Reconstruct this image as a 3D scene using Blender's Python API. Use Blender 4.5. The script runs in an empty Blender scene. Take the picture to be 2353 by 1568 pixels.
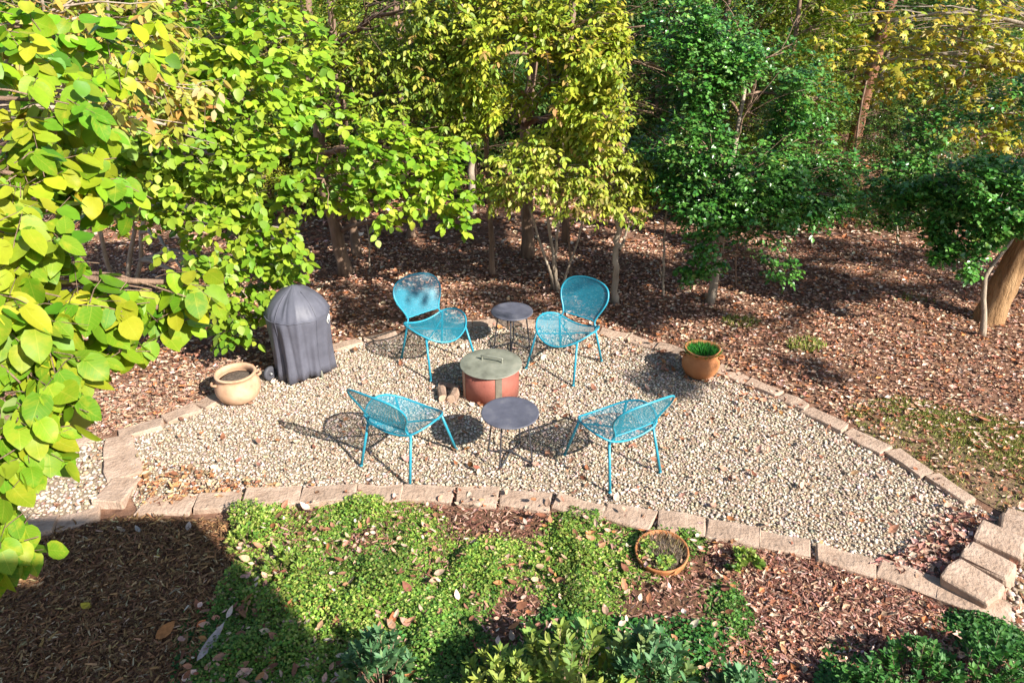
import bpy, bmesh, math, random
import numpy as np
from mathutils import Vector, Matrix

random.seed(7)
RNG = np.random.default_rng(11)
SC = bpy.context.scene
COL = SC.collection

# ------------------------------------------------------------------ camera
F_PX, PITCH, CAM_H, CX, CY = 1665.0, math.radians(28), 3.75, 1176.0, 784.0
cam_d = bpy.data.cameras.new('camera')
cam_d.sensor_width = 36.0
cam_d.lens = 36.0 * F_PX / 2352.0
cam_d.clip_start, cam_d.clip_end = 0.05, 400.0
cam = bpy.data.objects.new('camera', cam_d)
cam.location = (0, 0, CAM_H)
cam.rotation_euler = (math.pi / 2 - PITCH, 0, 0)
COL.objects.link(cam)
SC.camera = cam

# ------------------------------------------------------------------ sky, sun, exposure
SUN_EL = math.radians(35.5)
SUN_H = np.array([0.76, -0.65]) / math.hypot(0.76, 0.65)      # horizontal direction towards the sun
SUN = np.array([SUN_H[0] * math.cos(SUN_EL), SUN_H[1] * math.cos(SUN_EL), math.sin(SUN_EL)])
world = bpy.data.worlds.new('World')
SC.world = world
world.use_nodes = True
wn = world.node_tree.nodes
sky = wn.new('ShaderNodeTexSky')
sky.sky_type = 'NISHITA'
sky.sun_disc = False
sky.sun_elevation = SUN_EL
sky.sun_rotation = math.atan2(SUN_H[0], SUN_H[1])
sky.air_density, sky.dust_density, sky.ozone_density = 1.0, 0.6, 1.0
world.node_tree.links.new(sky.outputs['Color'], wn['Background'].inputs['Color'])
wn['Background'].inputs['Strength'].default_value = 0.085
sun_d = bpy.data.lights.new('sun', 'SUN')
sun_d.energy = 5.0
sun_d.angle = math.radians(0.55)
sun_d.color = (1.0, 0.94, 0.84)
sun_o = bpy.data.objects.new('sun', sun_d)
sun_o.rotation_euler = Vector(SUN).to_track_quat('Z', 'Y').to_euler()
sun_o.location = (8, -7, 12)
COL.objects.link(sun_o)
SC.view_settings.view_transform = 'Standard'
SC.view_settings.look = 'None'
SC.view_settings.exposure = 1.22
SC.view_settings.gamma = 1.0
SC.view_settings.use_curve_mapping = False

cy = SC.cycles
cy.max_bounces, cy.diffuse_bounces, cy.glossy_bounces, cy.transmission_bounces, cy.transparent_max_bounces = 4, 3, 2, 2, 4
cy.caustics_reflective = cy.caustics_refractive = False

# ------------------------------------------------------------------ helpers
FWD = np.array([0, math.cos(PITCH), -math.sin(PITCH)])
UPV = np.array([0, math.sin(PITCH), math.cos(PITCH)])
RGT = np.array([1.0, 0, 0])
CAMP = np.array([0, 0, CAM_H])


def cam2w(px, py, d):
    return CAMP + d * (RGT * (px - CX) / F_PX + UPV * (CY - py) / F_PX + FWD)


def gnd(px, py, z=0.0):
    d = RGT * (px - CX) / F_PX + UPV * (CY - py) / F_PX + FWD
    return CAMP + d * ((z - CAM_H) / d[2])


def aty(px, py, Y):
    d = RGT * (px - CX) / F_PX + UPV * (CY - py) / F_PX + FWD
    return CAMP + d * (Y / d[1])


def w2px(P):
    P = np.asarray(P) - CAMP
    f = P @ FWD
    return CX + F_PX * P[..., 0] / f, CY - F_PX * (P @ UPV) / f, f


def tag(o, label=None, cat=None, group=None, kind=None):
    if label: o['label'] = label
    if cat: o['category'] = cat
    if group: o['group'] = group
    if kind: o['kind'] = kind
    return o


def empty(name, loc, rz=0.0, label=None, cat=None, group=None):
    o = bpy.data.objects.new(name, None)
    o.empty_display_size = 0.1
    o.location = loc
    o.rotation_euler = (0, 0, rz)
    COL.objects.link(o)
    return tag(o, label, cat, group)


def mesh_np(name, V, Fc, cols=None, smooth=True):
    """V (n,3); Fc (m,k) of one k, or a list of such arrays; cols per face (total,3)."""
    V = np.ascontiguousarray(V, dtype=np.float32)
    Fl = Fc if isinstance(Fc, list) else [Fc]
    me = bpy.data.meshes.new(name)
    me.vertices.add(len(V))
    me.vertices.foreach_set('co', V.ravel())
    loops = np.concatenate([f.ravel() for f in Fl]).astype(np.int32)
    counts = np.concatenate([np.full(len(f), f.shape[1]) for f in Fl]).astype(np.int32)
    starts = np.concatenate([[0], np.cumsum(counts)[:-1]]).astype(np.int32)
    me.loops.add(len(loops))
    me.loops.foreach_set('vertex_index', loops)
    me.polygons.add(len(counts))
    me.polygons.foreach_set('loop_start', starts)
    me.polygons.foreach_set('loop_total', counts)
    me.polygons.foreach_set('use_smooth', np.full(len(counts), smooth))
    if cols is not None:
        a = me.attributes.new('Col', 'FLOAT_COLOR', 'FACE')
        c4 = np.ones((len(counts), 4), np.float32)
        c4[:, :3] = cols
        a.data.foreach_set('color', c4.ravel())
    me.update(calc_edges=True)
    return me


def link(name, me, mat, parent=None, loc=None):
    o = bpy.data.objects.new(name, me)
    if mat is not None and not me.materials:
        me.materials.append(mat)
    COL.objects.link(o)
    if parent is not None:
        o.parent = parent
    if loc is not None:
        o.location = loc
    return o


class MB:
    """collects shapes into one mesh"""
    def __init__(self): self.V, self.T, self.n = [], [], 0

    def add(self, V, polys):
        V = np.asarray(V, float)
        for p in polys: self.T.append([i + self.n for i in p])
        self.V.append(V); self.n += len(V)

    def tube(self, pts, rad, seg=8, cap=True, closed=False):
        P = np.asarray(pts, float); n = len(P)
        R = np.full(n, rad) if np.isscalar(rad) else np.asarray(rad, float)
        if closed:
            tan = np.roll(P, -1, 0) - np.roll(P, 1, 0)
        else:
            tan = np.gradient(P, axis=0)
        tan /= np.linalg.norm(tan, axis=1)[:, None] + 1e-12
        ref = np.array([0, 0, 1.0]) if abs(tan[0][2]) < .9 else np.array([1.0, 0, 0])
        u = np.cross(tan[0], ref); u /= np.linalg.norm(u)
        V = []
        a = np.linspace(0, 2 * math.pi, seg, endpoint=False)
        for i in range(n):
            u = u - tan[i] * (u @ tan[i]); u /= np.linalg.norm(u) + 1e-12
            w = np.cross(tan[i], u)
            V.append(P[i] + R[i] * (np.cos(a)[:, None] * u + np.sin(a)[:, None] * w))
        V = np.concatenate(V)
        polys = []
        m = n if closed else n - 1
        for i in range(m):
            j = (i + 1) % n
            for k in range(seg):
                l = (k + 1) % seg
                polys.append((i * seg + k, i * seg + l, j * seg + l, j * seg + k))
        if cap and not closed:
            polys.append(tuple(range(seg))[::-1])
            polys.append(tuple(range((n - 1) * seg, n * seg)))
        self.add(V, polys)
        return self

    def lathe(self, prof, seg=32, center=(0, 0, 0), wob=None, caps=True):
        V = []
        for i, (r, z) in enumerate(prof):
            for k in range(seg):
                a = 2 * math.pi * k / seg
                rr = r * (1 + (wob(a, i) if wob else 0))
                V.append((center[0] + rr * math.cos(a), center[1] + rr * math.sin(a), center[2] + z))
        polys = []
        for i in range(len(prof) - 1):
            for k in range(seg):
                l = (k + 1) % seg
                polys.append((i * seg + k, i * seg + l, (i + 1) * seg + l, (i + 1) * seg + k))
        if caps:
            polys.append(tuple(range(seg))[::-1])
            polys.append(tuple(range((len(prof) - 1) * seg, len(prof) * seg)))
        self.add(V, polys)
        return self

    def box(self, c, s, rz=0.0):
        c = np.array(c); s = np.array(s) / 2
        V = np.array([[x, y, z] for z in (-1, 1) for y in (-1, 1) for x in (-1, 1)], float) * s
        R = np.array([[math.cos(rz), -math.sin(rz), 0], [math.sin(rz), math.cos(rz), 0], [0, 0, 1]])
        self.add(V @ R.T + c, [(0, 2, 3, 1), (4, 5, 7, 6), (0, 1, 5, 4), (2, 6, 7, 3), (0, 4, 6, 2), (1, 3, 7, 5)])
        return self

    def mesh(self, name, smooth=True, bevel=0.0):
        me = bpy.data.meshes.new(name)
        me.from_pydata(np.concatenate(self.V).tolist(), [], self.T)
        me.polygons.foreach_set('use_smooth', [smooth] * len(me.polygons))
        if bevel:
            bm = bmesh.new(); bm.from_mesh(me)
            bmesh.ops.bevel(bm, geom=list(bm.edges), offset=bevel, segments=2, affect='EDGES', profile=.6)
            bm.to_mesh(me); bm.free()
        me.update()
        return me


def crom(pts, n=8, closed=False):
    """Catmull-Rom through points"""
    P = np.asarray(pts, float); m = len(P); out = []
    rng_ = range(m) if closed else range(m - 1)
    for i in rng_:
        if closed:
            p0, p1, p2, p3 = P[(i - 1) % m], P[i], P[(i + 1) % m], P[(i + 2) % m]
        else:
            p1, p2 = P[i], P[i + 1]
            p0 = P[i - 1] if i > 0 else 2 * p1 - p2
            p3 = P[i + 2] if i + 2 < m else 2 * p2 - p1
        for t in np.linspace(0, 1, n, endpoint=False):
            out.append(.5 * (2 * p1 + (p2 - p0) * t + (2 * p0 - 5 * p1 + 4 * p2 - p3) * t * t + (3 * p1 - p0 - 3 * p2 + p3) * t ** 3))
    if not closed: out.append(P[-1])
    return np.array(out)


def inside(poly, X, Y):
    poly = np.asarray(poly); res = np.zeros(X.shape, bool)
    j = len(poly) - 1
    for i in range(len(poly)):
        xi, yi, xj, yj = poly[i][0], poly[i][1], poly[j][0], poly[j][1]
        c = ((yi > Y) != (yj > Y)) & (X < (xj - xi) * (Y - yi) / (yj - yi + 1e-12) + xi)
        res ^= c; j = i
    return res


def vnoise(P, s, seed=0):
    """cheap smooth 3-D noise in -1..1"""
    r = np.random.default_rng(seed); v = np.zeros(len(P))
    for k in range(7):
        d = r.normal(size=3); d /= np.linalg.norm(d)
        v += np.sin(P @ d * s * (0.7 + 1.3 * r.random()) + r.random() * 6.28) * np.sin(P @ r.normal(size=3) * s * .6 + r.random() * 6)
    return v / 3.0


def gh(X, Y):
    """ground height"""
    X = np.asarray(X, float); Y = np.asarray(Y, float)
    far = np.clip((Y - 7.8) / 6, 0, 1)
    h = far * (.10 * np.sin(X * .7 + 1) * np.sin(Y * .6) + .05 * np.sin(X * 1.9 + Y * 1.3))
    return h


# ------------------------------------------------------------------ materials
def newmat(name):
    m = bpy.data.materials.new(name); m.use_nodes = True
    nt = m.node_tree
    return m, nt, nt.nodes['Principled BSDF'], nt.nodes['Material Output']


def ramp(nt, stops):
    r = nt.nodes.new('ShaderNodeValToRGB')
    e = r.color_ramp.elements
    while len(e) > 1: e.remove(e[-1])
    e[0].position, e[0].color = stops[0][0], (*stops[0][1], 1)
    for p, c in stops[1:]:
        k = e.new(p); k.color = (*c, 1)
    return r


def noise(nt, scale, detail=4, rough=.55, vec=None):
    n = nt.nodes.new('ShaderNodeTexNoise')
    n.inputs['Scale'].default_value = scale
    n.inputs['Detail'].default_value = detail
    n.inputs['Roughness'].default_value = rough
    if vec is not None: nt.links.new(vec, n.inputs['Vector'])
    return n


def objco(nt):
    return nt.nodes.new('ShaderNodeTexCoord').outputs['Object']


def surf(name, stops, scale=6, rough=.8, bump=.3, bscale=40, detail=5, metallic=0.0, dist=.01, spec=.3, stretch=None):
    m, nt, b, out = newmat(name)
    co = objco(nt)
    if stretch:
        mp = nt.nodes.new('ShaderNodeMapping'); mp.inputs['Scale'].default_value = (1, 1, stretch)
        nt.links.new(co, mp.inputs['Vector']); co = mp.outputs['Vector']
    n = noise(nt, scale, detail, .6, co)
    r = ramp(nt, stops)
    nt.links.new(n.outputs['Fac'], r.inputs['Fac'])
    nt.links.new(r.outputs['Color'], b.inputs['Base Color'])
    b.inputs['Roughness'].default_value = rough
    b.inputs['Metallic'].default_value = metallic
    b.inputs['Specular IOR Level'].default_value = spec
    if bump:
        n2 = noise(nt, bscale, 6, .65, co)
        bp = nt.nodes.new('ShaderNodeBump')
        bp.inputs['Strength'].default_value = bump
        bp.inputs['Distance'].default_value = dist
        nt.links.new(n2.outputs['Fac'], bp.inputs['Height'])
        nt.links.new(bp.outputs['Normal'], b.inputs['Normal'])
    return m


def colmat(name, rough=.8, spec=.25, trans=0.0, tint=(1, 1, 1), var=.25, nscale=60):
    """colour from the per-face attribute Col, with fine mottling; trans = share of light let through"""
    m, nt, b, out = newmat(name)
    a = nt.nodes.new('ShaderNodeAttribute'); a.attribute_name = 'Col'
    n = noise(nt, nscale, 3, .6, objco(nt))
    r = ramp(nt, [(.25, (1 - var,) * 3), (.75, (1 + var,) * 3)])
    nt.links.new(n.outputs['Fac'], r.inputs['Fac'])
    mx = nt.nodes.new('ShaderNodeMix'); mx.data_type = 'RGBA'; mx.blend_type = 'MULTIPLY'
    mx.inputs['Factor'].default_value = 1.0
    nt.links.new(a.outputs['Color'], mx.inputs['A'])
    nt.links.new(r.outputs['Color'], mx.inputs['B'])
    c = mx.outputs['Result']
    nt.links.new(c, b.inputs['Base Color'])
    b.inputs['Roughness'].default_value = rough
    b.inputs['Specular IOR Level'].default_value = spec
    if trans:
        t = nt.nodes.new('ShaderNodeBsdfTranslucent')
        g = nt.nodes.new('ShaderNodeMix'); g.data_type = 'RGBA'; g.blend_type = 'MULTIPLY'
        g.inputs['Factor'].default_value = 1.0
        g.inputs['B'].default_value = (*tint, 1)
        nt.links.new(c, g.inputs['A'])
        nt.links.new(g.outputs['Result'], t.inputs['Color'])
        ms = nt.nodes.new('ShaderNodeMixShader')
        ms.inputs['Fac'].default_value = trans
        nt.links.new(b.outputs['BSDF'], ms.inputs[1])
        nt.links.new(t.outputs['BSDF'], ms.inputs[2])
        nt.links.new(ms.outputs['Shader'], out.inputs['Surface'])
    return m


M = {}
M['soil'] = surf('forest_soil', [(.3, (.09, .045, .028)), (.5, (.19, .10, .062)), (.7, (.31, .18, .12))], 9, .95, .8, 30, dist=.03)
M['gravel_bed'] = surf('gravel_bed', [(.3, (.22, .165, .11)), (.7, (.36, .28, .20))], 40, .95, .8, 60, dist=.02)
M['mulch_bed'] = surf('mulch_bed', [(.3, (.07, .036, .022)), (.7, (.18, .095, .052))], 25, .95, .8, 60, dist=.02)
M['lawn_bed'] = surf('lawn_bed', [(.35, (.12, .085, .045)), (.55, (.20, .13, .075)), (.7, (.28, .17, .11))], 7, .95, .6, 50, dist=.02)
M['stone'] = surf('edging_stone', [(.28, (.24, .155, .11)), (.42, (.37, .26, .19)), (.6, (.45, .325, .245)), (.75, (.52, .40, .315))], 9, .9, 1.0, 30, dist=.02)
M['pebble'] = colmat('pebble', .75, .3, 0, var=.12, nscale=90)
M['litter'] = colmat('dry_leaf', .85, .2, .12, (1, .8, .6), var=.3, nscale=40)
M['chip'] = colmat('wood_chip', .9, .15, 0, var=.3, nscale=60)
M['leaf'] = colmat('leaf', .48, .4, .32, (1.1, 1.05, .5), var=.16, nscale=30)
M['gloss'] = colmat('glossy_leaf', .28, .6, .15, (1.1, 1.05, .5), var=.2, nscale=30)
M['herb'] = colmat('herb_leaf', .55, .35, .25, (1.1, 1.05, .5), var=.2, nscale=30)
M['grass'] = colmat('grass_blade', .6, .3, .2, var=.2, nscale=20)
M['bark'] = surf('bark', [(.3, (.13, .08, .056)), (.55, (.27, .175, .12)), (.75, (.40, .28, .20))], 9, .9, 1.0, 26, dist=.03, stretch=.22)
M['bark_red'] = surf('pine_bark', [(.3, (.12, .05, .03)), (.55, (.26, .12, .07)), (.75, (.36, .19, .12))], 9, .9, 1.0, 22, dist=.03, stretch=.3)
M['bark_pale'] = surf('pale_bark', [(.3, (.22, .17, .12)), (.55, (.36, .29, .22)), (.75, (.46, .39, .30))], 12, .85, .8, 30, dist=.015, stretch=.3)
M['bark_gold'] = surf('oak_bark', [(.3, (.19, .10, .045)), (.55, (.36, .21, .10)), (.75, (.46, .30, .16))], 9, .9, 1.0, 26, dist=.05, stretch=.2)
M['teal'] = surf('turquoise_paint', [(.3, (.018, .22, .31)), (.7, (.026, .275, .38))], 14, .38, .15, 120, dist=.002, spec=.5)
M['black_metal'] = surf('black_metal', [(.3, (.030, .030, .036)), (.7, (.060, .060, .072))], 12, .45, .15, 90, dist=.002, spec=.5)
M['table_top'] = surf('slate_paint', [(.28, (.06, .062, .085)), (.55, (.095, .098, .13)), (.78, (.15, .15, .175))], 7, .5, .15, 120, dist=.002, spec=.4)
M['pit'] = surf('rust_red_steel', [(.28, (.17, .06, .045)), (.42, (.27, .085, .062)), (.6, (.32, .11, .08)), (.8, (.38, .16, .12))], 5, .7, .3, 50, dist=.004)
M['lid'] = surf('weathered_steel', [(.28, (.12, .12, .095)), (.45, (.22, .225, .18)), (.6, (.28, .285, .23)), (.78, (.38, .36, .29))], 6, .5, .25, 60, metallic=.25, dist=.003, spec=.5)
M['band'] = surf('grey_band', [(.3, (.13, .115, .085)), (.7, (.22, .19, .15))], 10, .6, .2, 50, metallic=.2, dist=.003)
M['tan_band'] = surf('tan_band', [(.3, (.36, .22, .15)), (.7, (.46, .30, .21))], 10, .6, .2, 50, dist=.003)
M['cover'] = surf('grill_cover_cloth', [(.3, (.075, .076, .098)), (.7, (.115, .117, .150))], 5, .55, .4, 14, dist=.012, spec=.4)
M['rubber'] = surf('grey_plastic', [(.3, (.055, .055, .066)), (.7, (.085, .085, .10))], 10, .6, .1, 60, spec=.3)
M['white'] = surf('white_print', [(.3, (.72, .72, .70)), (.7, (.82, .82, .80))], 10, .6, 0)
M['clay_pale'] = surf('weathered_clay', [(.30, (.27, .17, .11)), (.45, (.46, .28, .17)), (.7, (.58, .39, .26))], 6, .85, .35, 50, dist=.004)
M['clay'] = surf('terracotta', [(.3, (.30, .11, .04)), (.55, (.42, .17, .065)), (.75, (.50, .25, .12))], 6, .75, .25, 50, dist=.003)
M['potting'] = surf('potting_soil', [(.3, (.05, .04, .032)), (.7, (.17, .13, .10))], 40, .95, .9, 60, dist=.02)
M['deck'] = surf('deck_wood', [(.3, (.20, .14, .09)), (.7, (.33, .25, .17))], 6, .8, .4, 30)
M['log'] = surf('log_bark', [(.3, (.16, .10, .07)), (.7, (.40, .28, .21))], 14, .9, .8, 40, dist=.01)
M['log_end'] = surf('cut_wood', [(.3, (.42, .28, .19)), (.7, (.58, .42, .31))], 20, .9, .4, 60, dist=.005)

def big_leaf_mat():
    m = colmat('veined_leaf', .5, .28, .36, (1.15, 1.05, .35), var=.05, nscale=5)
    nt = m.node_tree
    co = nt.nodes.new('ShaderNodeTexCoord')
    sp = nt.nodes.new('ShaderNodeSeparateXYZ'); nt.links.new(co.outputs['Object'], sp.inputs[0])
    def mth(op, a, b=None):
        q = nt.nodes.new('ShaderNodeMath'); q.operation = op
        for k, v in enumerate((a, b)):
            if v is None: continue
            if isinstance(v, (int, float)): q.inputs[k].default_value = v
            else: nt.links.new(v, q.inputs[k])
        return q.outputs[0]
    ax = mth('ABSOLUTE', sp.outputs['X'])
    mid = mth('LESS_THAN', ax, .011)
    ph = mth('FRACT', mth('MULTIPLY', mth('SUBTRACT', sp.outputs['Y'], mth('MULTIPLY', ax, .75)), 7.5))
    side = mth('LESS_THAN', mth('ABSOLUTE', mth('SUBTRACT', ph, .5)), .06)
    vein = mth('MAXIMUM', mid, mth('MULTIPLY', side, .55))
    # yellowing and brown spots differ from leaf to leaf
    oi = nt.nodes.new('ShaderNodeObjectInfo')
    off = nt.nodes.new('ShaderNodeVectorMath'); off.operation = 'ADD'
    nt.links.new(co.outputs['Object'], off.inputs[0])
    cb = nt.nodes.new('ShaderNodeCombineXYZ')
    nt.links.new(mth('MULTIPLY', oi.outputs['Random'], 40.0), cb.inputs[0]); nt.links.new(cb.outputs[0], off.inputs[1])
    n1 = noise(nt, 1.9, 3, .6, off.outputs[0]); n2 = noise(nt, 9, 4, .6, off.outputs[0])
    yr = ramp(nt, [(.50, (0, 0, 0)), (.72, (1, 1, 1))]); nt.links.new(n1.outputs['Fac'], yr.inputs['Fac'])
    sr = ramp(nt, [(.68, (0, 0, 0)), (.76, (1, 1, 1))]); nt.links.new(n2.outputs['Fac'], sr.inputs['Fac'])
    src = nt.nodes['Principled BSDF'].inputs['Base Color'].links[0].from_socket
    tgt = [l.to_socket for l in src.links]
    def mixc(fac, a, colr):
        q = nt.nodes.new('ShaderNodeMix'); q.data_type = 'RGBA'
        nt.links.new(fac, q.inputs['Factor']); nt.links.new(a, q.inputs['A']); q.inputs['B'].default_value = (*colr, 1)
        return q.outputs['Result']
    c = mixc(mth('MULTIPLY', yr.outputs['Color'], .55), src, (.46, .40, .03))
    c = mixc(mth('MULTIPLY', sr.outputs['Color'], .5), c, (.30, .16, .06))
    c = mixc(mth('MULTIPLY', vein, .35), c, (.48, .50, .06))
    for t in tgt: nt.links.new(c, t)
    bp = nt.nodes.new('ShaderNodeBump'); bp.inputs['Strength'].default_value = .35; bp.inputs['Distance'].default_value = .02
    nt.links.new(mth('SUBTRACT', 1.0, vein), bp.inputs['Height'])
    nt.links.new(bp.outputs['Normal'], nt.nodes['Principled BSDF'].inputs['Normal'])
    return m


M['big_leaf'] = big_leaf_mat()

# ------------------------------------------------------------------ leaf shapes (length 1 along +Y, normal +Z)
def tpl_oval(w=.6, fold=.12, droop=.18, rows=((.22, .80), (.48, 1.0), (.76, .66)), notch=0.0):
    V = [(0, notch, 0)]; 
    for y, k in rows: V.append((0, y, -fold * k * w - droop * y * y + fold * w * .5))
    V.append((0, 1, -droop))
    n = len(rows)
    L0 = len(V)
    for y, k in rows: V.append((-w / 2 * k, y - notch * (1 - y) * .9, -droop * y * y))
    R0 = len(V)
    for y, k in rows: V.append((w / 2 * k, y - notch * (1 - y) * .9, -droop * y * y))
    T = []
    for S, flip in ((L0, False), (R0, True)):
        f = [(0, 1, S)]
        for i in range(n - 1):
            f += [(1 + i, 2 + i, S + i + 1), (1 + i, S + i + 1, S + i)]
        f += [(n, n + 1, S + n - 1)]
        T += [t[::-1] for t in f] if flip else f
    return np.array(V), np.array(T)


def tpl_rhomb(w=.5, fold=.1):
    return np.array([(0, 0, 0), (-w / 2, .45, fold), (0, 1, -.06), (w / 2, .45, fold)]), np.array([(0, 2, 1), (0, 3, 2)])


def tpl_blade(w=.16):
    return np.array([(-w / 2, 0, 0), (w / 2, 0, 0), (w * .35, .55, -.05), (-w * .35, .55, -.05), (0, 1, -.25)]), \
        np.array([(0, 1, 2), (0, 2, 3), (3, 2, 4)])


def tpl_maple():
    ang = [0, 22, 45, 68, 95, 125, 150]
    rad = [1.0, .48, .85, .42, .62, .30, .25]
    pts = []
    for a, r in list(zip(ang, rad))[::-1]: pts.append((-math.sin(math.radians(a)) * r * .62, .38 + math.cos(math.radians(a)) * r * .62, -.1 * r * r))
    for a, r in list(zip(ang, rad))[1:]: pts.append((math.sin(math.radians(a)) * r * .62, .38 + math.cos(math.radians(a)) * r * .62, -.1 * r * r))
    V = [(0, .38, .04)] + pts
    n = len(pts)
    return np.array(V), np.array([(0, 1 + (i + 1) % n, 1 + i) for i in range(n)])


def tpl_curl(w=.6):
    """dry curled leaf"""
    V = [(0, 0, .12), (-w / 2, .4, .22), (0, .45, 0), (w / 2, .42, .16), (0, 1, .2)]
    return np.array(V), np.array([(0, 2, 1), (0, 3, 2), (1, 2, 4), (2, 3, 4)])


T_BIG = [tpl_oval(.82, .16, d, ((.10, .62), (.28, .95), (.50, 1.0), (.72, .78), (.89, .36)), .06) for d in (.10, .22, .34, .16)]
T_ROUND = tpl_oval(.80, .14, .2, ((.16, .75), (.45, 1.0), (.78, .62)))
T_OVAL = tpl_oval(.50, .14, .2, ((.30, .95), (.66, .80)))
T_RH = tpl_rhomb(.5, .1)
T_RHW = tpl_rhomb(.72, .1)
T_MAPLE = tpl_maple()
T_CURL = tpl_curl()
T_BLADE = tpl_blade()
T_DRY = tpl_oval(.55, .32, -.28)
T_DRYM = (tpl_maple()[0] * np.array([1.1, 1, 1]) + np.array([0, 0, .0]), tpl_maple()[1])
T_DRYM[0][:, 2] = .9 * T_DRYM[0][:, 0] ** 2 + .25 * (T_DRYM[0][:, 1] - .4) ** 2


def unit(a):
    return a / (np.linalg.norm(a, axis=-1, keepdims=True) + 1e-9)


def frames(D, N):
    """3x3 matrices with columns x,y,z from axis D and rough normal N"""
    y = unit(D); x = unit(np.cross(y, N)); z = np.cross(x, y)
    return np.stack([x, y, z], axis=2)


def scatter(tpl, P, Rm, S, C):
    tv, tf = tpl
    n = len(P)
    V = np.einsum('nij,vj->nvi', Rm, tv) * np.asarray(S).reshape(n, 1, 1) + P[:, None, :]
    Fc = tf[None] + (np.arange(n) * len(tv))[:, None, None]
    Cf = np.repeat(C, len(tf), axis=0)
    return V.reshape(-1, 3), Fc.reshape(-1, 3), Cf


def pick(pal, n, rng=RNG, jit=.22):
    cols = np.array([p[0] for p in pal]); w = np.array([p[1] for p in pal], float); w /= w.sum()
    c = cols[rng.choice(len(pal), n, p=w)]
    return np.clip(c * (1 + rng.normal(0, jit, (n, 1))) * (1 + rng.normal(0, .06, (n, 3))), .004, .9)


# palettes (real-world base colours)
P_LIME = [((.16, .31, .012), 5), ((.24, .36, .014), 4), ((.085, .23, .012), 5), ((.37, .36, .018), 2.2), ((.36, .24, .03), .5)]
P_LIMEG = [((.20, .34, .020), 5), ((.29, .41, .028), 4), ((.11, .25, .016), 3.6), ((.40, .43, .04), 2)]
P_YELL = [((.32, .38, .03), 5), ((.44, .44, .045), 3.4), ((.18, .29, .022), 4.2), ((.46, .36, .06), 1.2), ((.36, .17, .09), .3)]
P_DOG = [((.32, .38, .04), 5), ((.42, .43, .06), 4), ((.22, .34, .03), 3), ((.42, .24, .14), 1.0), ((.36, .13, .10), .45)]
P_HOLLY = [((.060, .19, .026), 5), ((.105, .27, .042), 4), ((.02, .10, .02), 3.2), ((.17, .34, .09), 1.8), ((.30, .36, .08), .4)]
P_MAPLE = [((.46, .42, .03), 5), ((.54, .42, .05), 4), ((.28, .36, .03), 4), ((.54, .32, .07), 1.4)]
P_WOOD = [((.13, .21, .022), 5), ((.22, .29, .032), 4), ((.07, .15, .02), 4), ((.34, .34, .045), 2.4), ((.36, .18, .07), .5)]
P_OLIVE = [((.22, .30, .028), 5), ((.33, .38, .04), 4), ((.11, .20, .022), 4), ((.44, .42, .05), 2), ((.36, .15, .08), .4)]
P_DARKW = [((.03, .11, .022), 5), ((.07, .15, .025), 4), ((.13, .20, .03), 2.5), ((.28, .28, .045), 1)]
P_LITTER = [((.38, .195, .12), 5), ((.50, .31, .215), 4), ((.22, .095, .055), 3.4), ((.58, .42, .31), 3.2), ((.42, .17, .07), 1.6), ((.66, .52, .41), 1.7)]
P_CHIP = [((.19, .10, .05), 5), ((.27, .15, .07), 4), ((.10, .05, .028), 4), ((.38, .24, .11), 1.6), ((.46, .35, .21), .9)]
P_REDCHIP = [((.25, .115, .08), 5), ((.36, .19, .14), 4), ((.15, .065, .045), 4), ((.48, .31, .24), 2.4)]
P_HERB = [((.17, .28, .035), 5), ((.28, .39, .065), 4), ((.09, .20, .03), 3.4), ((.40, .43, .11), 2.2), ((.46, .36, .2), .3)]
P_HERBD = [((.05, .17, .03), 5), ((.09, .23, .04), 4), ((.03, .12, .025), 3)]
P_PEB = [((.48, .385, .30), 5), ((.55, .46, .37), 4), ((.40, .305, .23), 4), ((.43, .31, .215), 2), ((.61, .55, .475), 1.8), ((.30, .24, .195), 1.0)]

# ------------------------------------------------------------------ ground (large structure)
PATIO = [gnd(*p)[:2] for p in [(285, 1015), (345, 990), (480, 930), (600, 868), (780, 800), (900, 770), (1090, 747), (1250, 750), (1400, 772), (1560, 817), (1700, 872),
                              (1830, 932), (1960, 1002), (2090, 1072), (2205, 1142), (2300, 1195), (2250, 1260), (2200, 1330), (2190, 1385), (2000, 1320), (1800, 1262), (1600, 1222),
                              (1400, 1190), (1250, 1166), (1000, 1145), (800, 1150), (600, 1160), (450, 1170), (320, 1178), (290, 1120), (300, 1060)]]


def sheet(name, poly, z, mat, res=None):
    me = bpy.data.meshes.new(name)
    me.from_pydata([(p[0], p[1], z) for p in poly], [], [tuple(range(len(poly)))])
    if me.polygons[0].normal.z < 0: me.flip_normals()
    o = link(name, me, mat)
    o['kind'] = 'structure'
    return o


xs = np.concatenate([np.linspace(-140, -16, 12), np.linspace(-15, 15, 61), np.linspace(16, 140, 12)])
ys = np.concatenate([np.linspace(-60, -2, 8), np.linspace(0, 24, 61), np.linspace(26, 200, 14)])
GX, GY = np.meshgrid(xs, ys)
gv = np.stack([GX, GY, gh(GX, GY)], -1).reshape(-1, 3)
nx = len(xs)
gf = np.array([(j * nx + i, j * nx + i + 1, (j + 1) * nx + i + 1, (j + 1) * nx + i) for j in range(len(ys) - 1) for i in range(nx - 1)])
g_o = link('ground', mesh_np('ground', gv, gf), M['soil']); g_o['kind'] = 'structure'
sheet('gravel_patio', PATIO, .006, M['gravel_bed'])
PATH_L = [gnd(*p)[:2] for p in [(-260, 1060), (120, 1020), (262, 1008), (248, 1160), (90, 1215), (-260, 1250)]]
sheet('gravel_path', PATH_L, .006, M['gravel_bed'])
PATH_R = [gnd(*p)[:2] for p in [(2352, 1235), (2700, 1230), (2900, 1420), (2480, 1500), (2230, 1405), (2300, 1320)]]
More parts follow.
